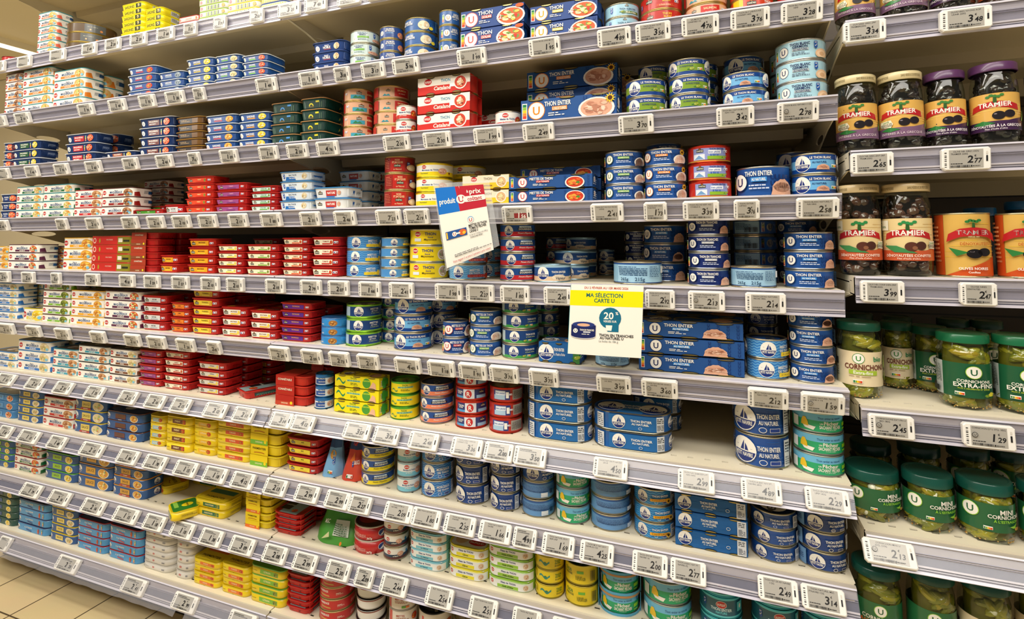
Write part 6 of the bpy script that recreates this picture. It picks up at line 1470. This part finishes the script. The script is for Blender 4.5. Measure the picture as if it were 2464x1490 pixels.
# ------------------------------------------------------------------ price tags
CASE=mat('tag_casing',.4,0,spec=.4); EINK=mat('tag_screen',.22,0,spec=.5,coat=.3)
def tagwhere(px,s,si,bayC):
    if bayC: return f'right bay {ORD[si]} level'
    c=min([q for q in byshelf.get(s,[]) if q['sb']<.075],key=lambda q:abs(q['px']-px),default=None)
    return f'{ORD[si]} shelf edge below {nick(c)}' if c else f'{ORD[si]} shelf edge'
def mk_tag(s,x0,x1,price,flag_):
    bayC=s[0]=='c'; si=int(s[1:]) if bayC else int(s); z=(CZ if bayC else SZ)[si]; tilt=(CT if bayC else TILT)[si]
    (sy,sz),(dy,dz)=rail_frame(tilt); nx,nz=(dz,-dy)
    if nx>0: nx,nz=-nx,-nz
    pm=(x0+x1)/2; py=shelf_py(pm,z-.03); Yf=sy+dy*.02
    a,b=onY(x0,py,Yf-.01),onY(x1,py,Yf-.01); w=b.x-a.x; H=.0335
    w=max(w,.038); X=(a.x+b.x)/2; th=.0085
    l0=.0045; 
    def fn(x,zz,o): # x from centre, zz up from the lower edge
        l=l0+H-zz; return (x,sy+dy*l+nx*(.0022+th+o),sz+dz*l+nz*(.0022+th+o))
    m=MB(); r=.003
    pts=[(-w/2+.004,0),(w/2-.002,0),(w/2,.002),(w/2,H-.003),(w/2-.003,H),(-w/2+.003,H),(-w/2,H-.003),(-w/2,.004)]
    def ring(o,ins): return [ (lambda q:(q[0],q[1],q[2]))(fn(x*(1-2*ins/w),H/2+(y-H/2)*(1-2*ins/H),o)) for x,y in pts]
    R0=m.verts(ring(-th,0)); R1=m.verts(ring(-.0012,0)); R2=m.verts(ring(0,.0012)); n=len(pts)
    for A_,B_ in((R0,R1),(R1,R2)):
        for i in range(n):
            k=(i+1)%n; m.face((A_+i,A_+k,B_+k,B_+i),'f1f0ec')
    m.face([R2+i for i in range(n)],'f1f0ec'); m.face([R0+i for i in reversed(range(n))],'d8d8d4')
    plate(m,fix([('b2',)][:0]+[('r',-.45,.14+.09*i,-.405,.14+.09*i+(.03,.05,.02,.04)[i%4],'3a3a3c') for i in range(8)]+[('r',.395,.36,.43,.62,'1c1c20'),('r',.397,.68,.428,.8,'d8d4cc')],w,H),w,H,fn)
    sx0,sx1=-.355,.34
    e=MB(); sw=(sx1-sx0)*w; scx=(sx0+sx1)/2*w; sh=H*.82
    fs=lambda x,zz,o:fn(x+scx,zz+H*.09,o+.0001)
    ink='1e1e20'; art=[('r',-.5,0,.5,1,'aeaba4')]
    tx=TXT.get(f'{s} {x0}'); small=x1-x0<58 and not bayC
    if tx:
        q=tx.split('|'); art.append(('t',-.0,.9,.085,q[0],ink,.92,0)); 
        if len(q)>1 and q[1]: art.append(('t',-.2,.77,.085,q[1],ink,.5,0))
    else: art+=[('m',-.46,.74,.3,.93,'4a4a4a',2)]
    if price:
        eu,ct=price.split(','); ry=.47
        if flag_=='r': art+=[('r',-.1,.26,.5,.62,'8a1f2c')]; cc='f0eeea'
        else: cc=ink
        art+=[('t',.13 if not small else .05,ry,.38,eu,cc,None,1,.12),('t',.35 if not small else .32,ry-.08,.25,ct,cc,.22 if not small else .28,1,.12),('t',.27 if not small else .22,ry+.18,.1,'€',cc,None,0)]
    art+=[('m',-.46,.2,.1,.28,ink,1),('b',-.46,.04,.1,.15,'3a3a3c'),('m',.18,.05,.48,.14,ink,1),('r',.12,.05,.16,.14,ink)]
    if tx and (' U' in tx or 'U ' in tx): art+=[('e',-.4,.56,.13,.13,ink),('e',-.4,.56,.105,.105,'aeaba4'),('t',-.4,.56,.12,'U',ink)]
    plate(e,fix(art,sw,sh),sw,sh,fs)
    wh=tagwhere(pm,s,si,bayC)
    base=f'electronic price tag reading {price.replace(",",".")}, {wh}' if price else f'blank-looking price tag, {wh}'
    base=clip16(base); k=0
    while base in USED:
        k+=1; base=' '.join(f'price tag reading {price.replace(",",".")}, {wh}'.split()[:14])+('' if k==1 else ', '+('left','right','further')[min(k-2,2)]+' one')
        if k>4: break
    USED[base]=1
    instance('price_tag',[('casing',m.build('tag_casing',[CASE],False),[]),('screen',e.build('tag_screen',[EINK],False),[])],(X,0,z),0,dict(label=base,category='price tag',group='electronic price tags on the shelf edges'))
for ln in TAGS.strip().splitlines():
    s,rest=ln.split(' ',1)
    for it in rest.split('|'):
        f=it.split(); mk_tag(s,int(f[0]),int(f[1]),f[2] if len(f)>2 else '',f[3] if len(f)>3 else '')

# ------------------------------------------------------------------ hanging notices
PAPER=mat('printed_paper',.55,0,spec=.3)
CLEAR=mat('clear_sleeve',.1,0,False,'e8ecf0',alpha=.2,spec=.6)
def quad(P,th=.0012):
    """corner points TL,TR,BR,BL -> bilinear map with outward offset"""
    TL,TR,BR,BL=P; n=(TR-TL).cross(BL-TL).normalized()
    if n.y>0: n=-n
    return (lambda u,v,o:(BL*(1-u)*(1-v)+BR*u*(1-v)+TL*(1-u)*v+TR*u*v)+n*o),n
def notice(P,art,name,label,W,H,sleeve=None):
    P=list(P); P[3]=P[0]+(P[2]-P[1])*((P[3]-P[0]).length/(P[2]-P[1]).length)
    n0=(P[1]-P[0]).cross(P[2]-P[1]).normalized()
    f,n=quad(P); m=MB(); c=[f(u,v,o) for o in(0,.0014) for u,v in((0,0),(1,0),(1,1),(0,1))]
    base=Vector(P[3]); i=m.verts([q-base for q in c])
    for q in((0,3,2,1),(4,5,6,7),(0,1,5,4),(1,2,6,5),(2,3,7,6),(3,0,4,7)): m.face([i+k for k in q],'f2efe6')
    for vs,fs,col in flat(art,1.0*W,1.0*H):
        m_l=getattr(m,'lay',0)+1; m.lay=m_l
        i=m.verts([f(min(1,max(0,x/W+.5)),min(1,max(0,z/H)),.0016+.00006*m_l)-base for x,z in vs])
        for q in fs: m.face([i+k for k in q],col)
    parts=[('card',m.build('notice_card',[PAPER],False),[])]
    if sleeve:
        s=MB(); c=[f(u,v,o) for o in(-.0012,-.0004) for u,v in((-.03,-.03),(1.13,.03),(1.13,1.06),(-.03,1.06))]; i=s.verts([q-base for q in c])
        for q in((0,3,2,1),(4,5,6,7),(0,1,5,4),(1,2,6,5),(2,3,7,6),(3,0,4,7)): s.face([i+k for k in q],'ffffff')
        parts.append(('clear_sleeve',s.build('clear_sleeve',[CLEAR],False),[]))
    # clip that grips the rail
    k=MB(); tr=Vector(sleeve or (0,0,0)); 
    if sleeve: k.box(tr.x-base.x-.010,tr.x-base.x+.008,tr.y-base.y-.004,tr.y-base.y+.03,tr.z-base.z-.012,tr.z-base.z+.010,'f0eee8')
    else:
        t0=(P[0]+P[1])/2-base; k.box(t0.x-.012,t0.x+.012,t0.y-.0,t0.y+.03,t0.z-.010,t0.z-.002,'f0eee8')
    parts.append(('rail_clip',k.build('rail_clip',[CLEAR if sleeve else CASE],False),[]))
    instance(name,parts,base,0,dict(label=label,category='sign'))
SB='0f6a8a'
P=[onY(1047,453,-.075),onY(1163,444,-.045),onY(1188,601,-.045),onY(1094,640,-.085)]
art=[('r',-.5,.0,.5,1,'f2efe6'),('r',-.5,.66,-.02,1,'1273cf'),('r',-.0,.66,.5,1,'bc1f34'),('p',-.01,.66,[(-.03,0),(.06,0),(-.0,.34),(-.05,.34)],1,'bc1f34'),T(-.29,.82,.07,'produit',WH,.33)]+[('e',.0,.82,.062,.062,WH),T(0,.82,.075,'U','bc1f34'),T(.15,.92,.04,'à',WH),T(.31,.915,.07,'prix',WH,.24),('r',.1,.77,.46,.85,WH),('e',.1,.81,.04,.04,WH),('e',.46,.81,.04,.04,WH),T(.28,.81,.055,'coûtant','bc1f34',.3)]
art+=[('e',.13,.52,.04,.045,'5aa0d8'),('e',.13,.515,.036,.04,WH),T(.13,.515,.045,'U','bc1f34'),T(.26,.44,.034,'MIETTES DE THON','1a1a1c',.38),T(.25,.40,.034,'TOMATE PECHEE','1a1a1c',.36),T(.16,.36,.034,'CANNE U','1a1a1c',.18),T(.25,.315,.022,'Le lot de 3 boîtes soit 240 g','8a8a8a',.38,0),T(.2,.28,.022,'3256224018281','5a5a5a',.26,0),
  ('r',-.42,.33,.02,.43,'1f4f96'),('e',-.24,.38,.03,.03,WH),T(-.24,.38,.035,'U','c4262c'),('e',-.07,.38,.05,.04,'d8642c'),('e',-.04,.37,.02,.02,'f0c03a'),('r',-.41,.34,-.38,.42,'f0c03a'),('r',-.2,.37,-.12,.39,WH),('m',-.3,.09,.48,.13,'6a6a6a',2),T(.05,.045,.03,'Votre magasin U se joint à l’opération à prix coûtant','b8303a',.8,0)]
notice(P,fix(art,.1,.16),'promotion_card','tilted blue, red and white price card clipped to fourth shelf rail',.1,.16,sleeve=onY(1192,512,-.05))
P=[onY(1374,684,-.050),onY(1549,688,-.050),onY(1543,862,-.058),onY(1361,850,-.058)]
art=[('r',-.5,0,.5,1,'f4efe6'),('r',-.495,.0,-.5,1,'3a9aa8'),('r',-.5,.695,.5,.915,'f2e500'),T(0,.955,.032,'DU 2 FÉVRIER AU 1ER MARS 2026','c0553a',.6),T(-.02,.85,.055,'MA SÉLECTION','1f6a6a',.5),T(-.02,.775,.055,'CARTE U','1f6a5a',.28),
  ('e',.07,.53,.15,.15,SB),('p',.13,.38,[(-.09,-.04),(.06,-.04),(.06,.06),(-.09,.06)],1,SB),T(.05,.565,.095,'20',WH,.15),T(.16,.6,.04,'%',WH,.05),T(.07,.485,.028,'VERSÉS SUR',WH,.18),('p',.06,.4,[(-.045,.03),(.045,.03),(.035,-.045),(-.035,-.045)],1,WH),
  T(.16,.29,.036,'THON EN TRANCHES','1c2428',.46),T(.1,.25,.036,'AU NATUREL U','1c2428',.32),T(.06,.205,.028,'La boîte de 186 g','8a9494',.26,0),
  ('e',-.29,.42,.17,.05,'c9c9cc'),('r',-.46,.26,-.12,.42,'14205c'),('e',-.29,.26,.17,.04,'c9c9cc'),('e',-.29,.27,.168,.038,'14205c'),('e',-.29,.425,.155,.04,'24367a'),('e',-.29,.42,.09,.022,'e0b090'),('e',-.4,.335,.032,.032,WH),T(-.4,.335,.034,'U','14205c'),T(-.24,.35,.025,'THON EN TRANCHES',WH,.2),('r',-.29,.31,-.19,.33,'c8ccd8'),('m',-.31,.28,-.18,.3,WH,1)]
notice(P,fix(art,.15,.15),'promotion_card','square white and yellow loyalty offer card hanging from fifth shelf rail',.15,.15)
# torn plastic film over the bottom rail
for a0,a1,lb in((XA0+.06,XAB-.25,'crumpled clear plastic film over the bottom rail, left bay'),(XAB-.22,XAB+.14,'short clear plastic film over bottom rail near bay joint')):
    m=MB(); (sy,sz),(dy,dz)=rail_frame(38); N=60; rows=[]
    r=random.Random(4)
    for j in range(7):
        l=.001+j*.0068; rows.append(m.verts([(a0+(a1-a0)*i/N-(a0+a1)/2, sy+dy*l-.0135-.0012*math.sin(i*1.3+j*2)*r.uniform(.3,1)-.0006, sz+dz*l-.0015+.0006*math.sin(i*.7+j)) for i in range(N+1)]))
    for j in range(6):
        for i in range(N): m.face((rows[j]+i,rows[j]+i+1,rows[j+1]+i+1,rows[j+1]+i),'dcdce4')
    FILM=mat('crumpled_film',.18,0,True,alpha=.2,spec=.7)
    o=ob('plastic_film',m.build('plastic_film',[FILM]),None,((a0+a1)/2,0,SZ[9])); o['label']=lb; o['category']='plastic film'; o['group']='films over the bottom rail'
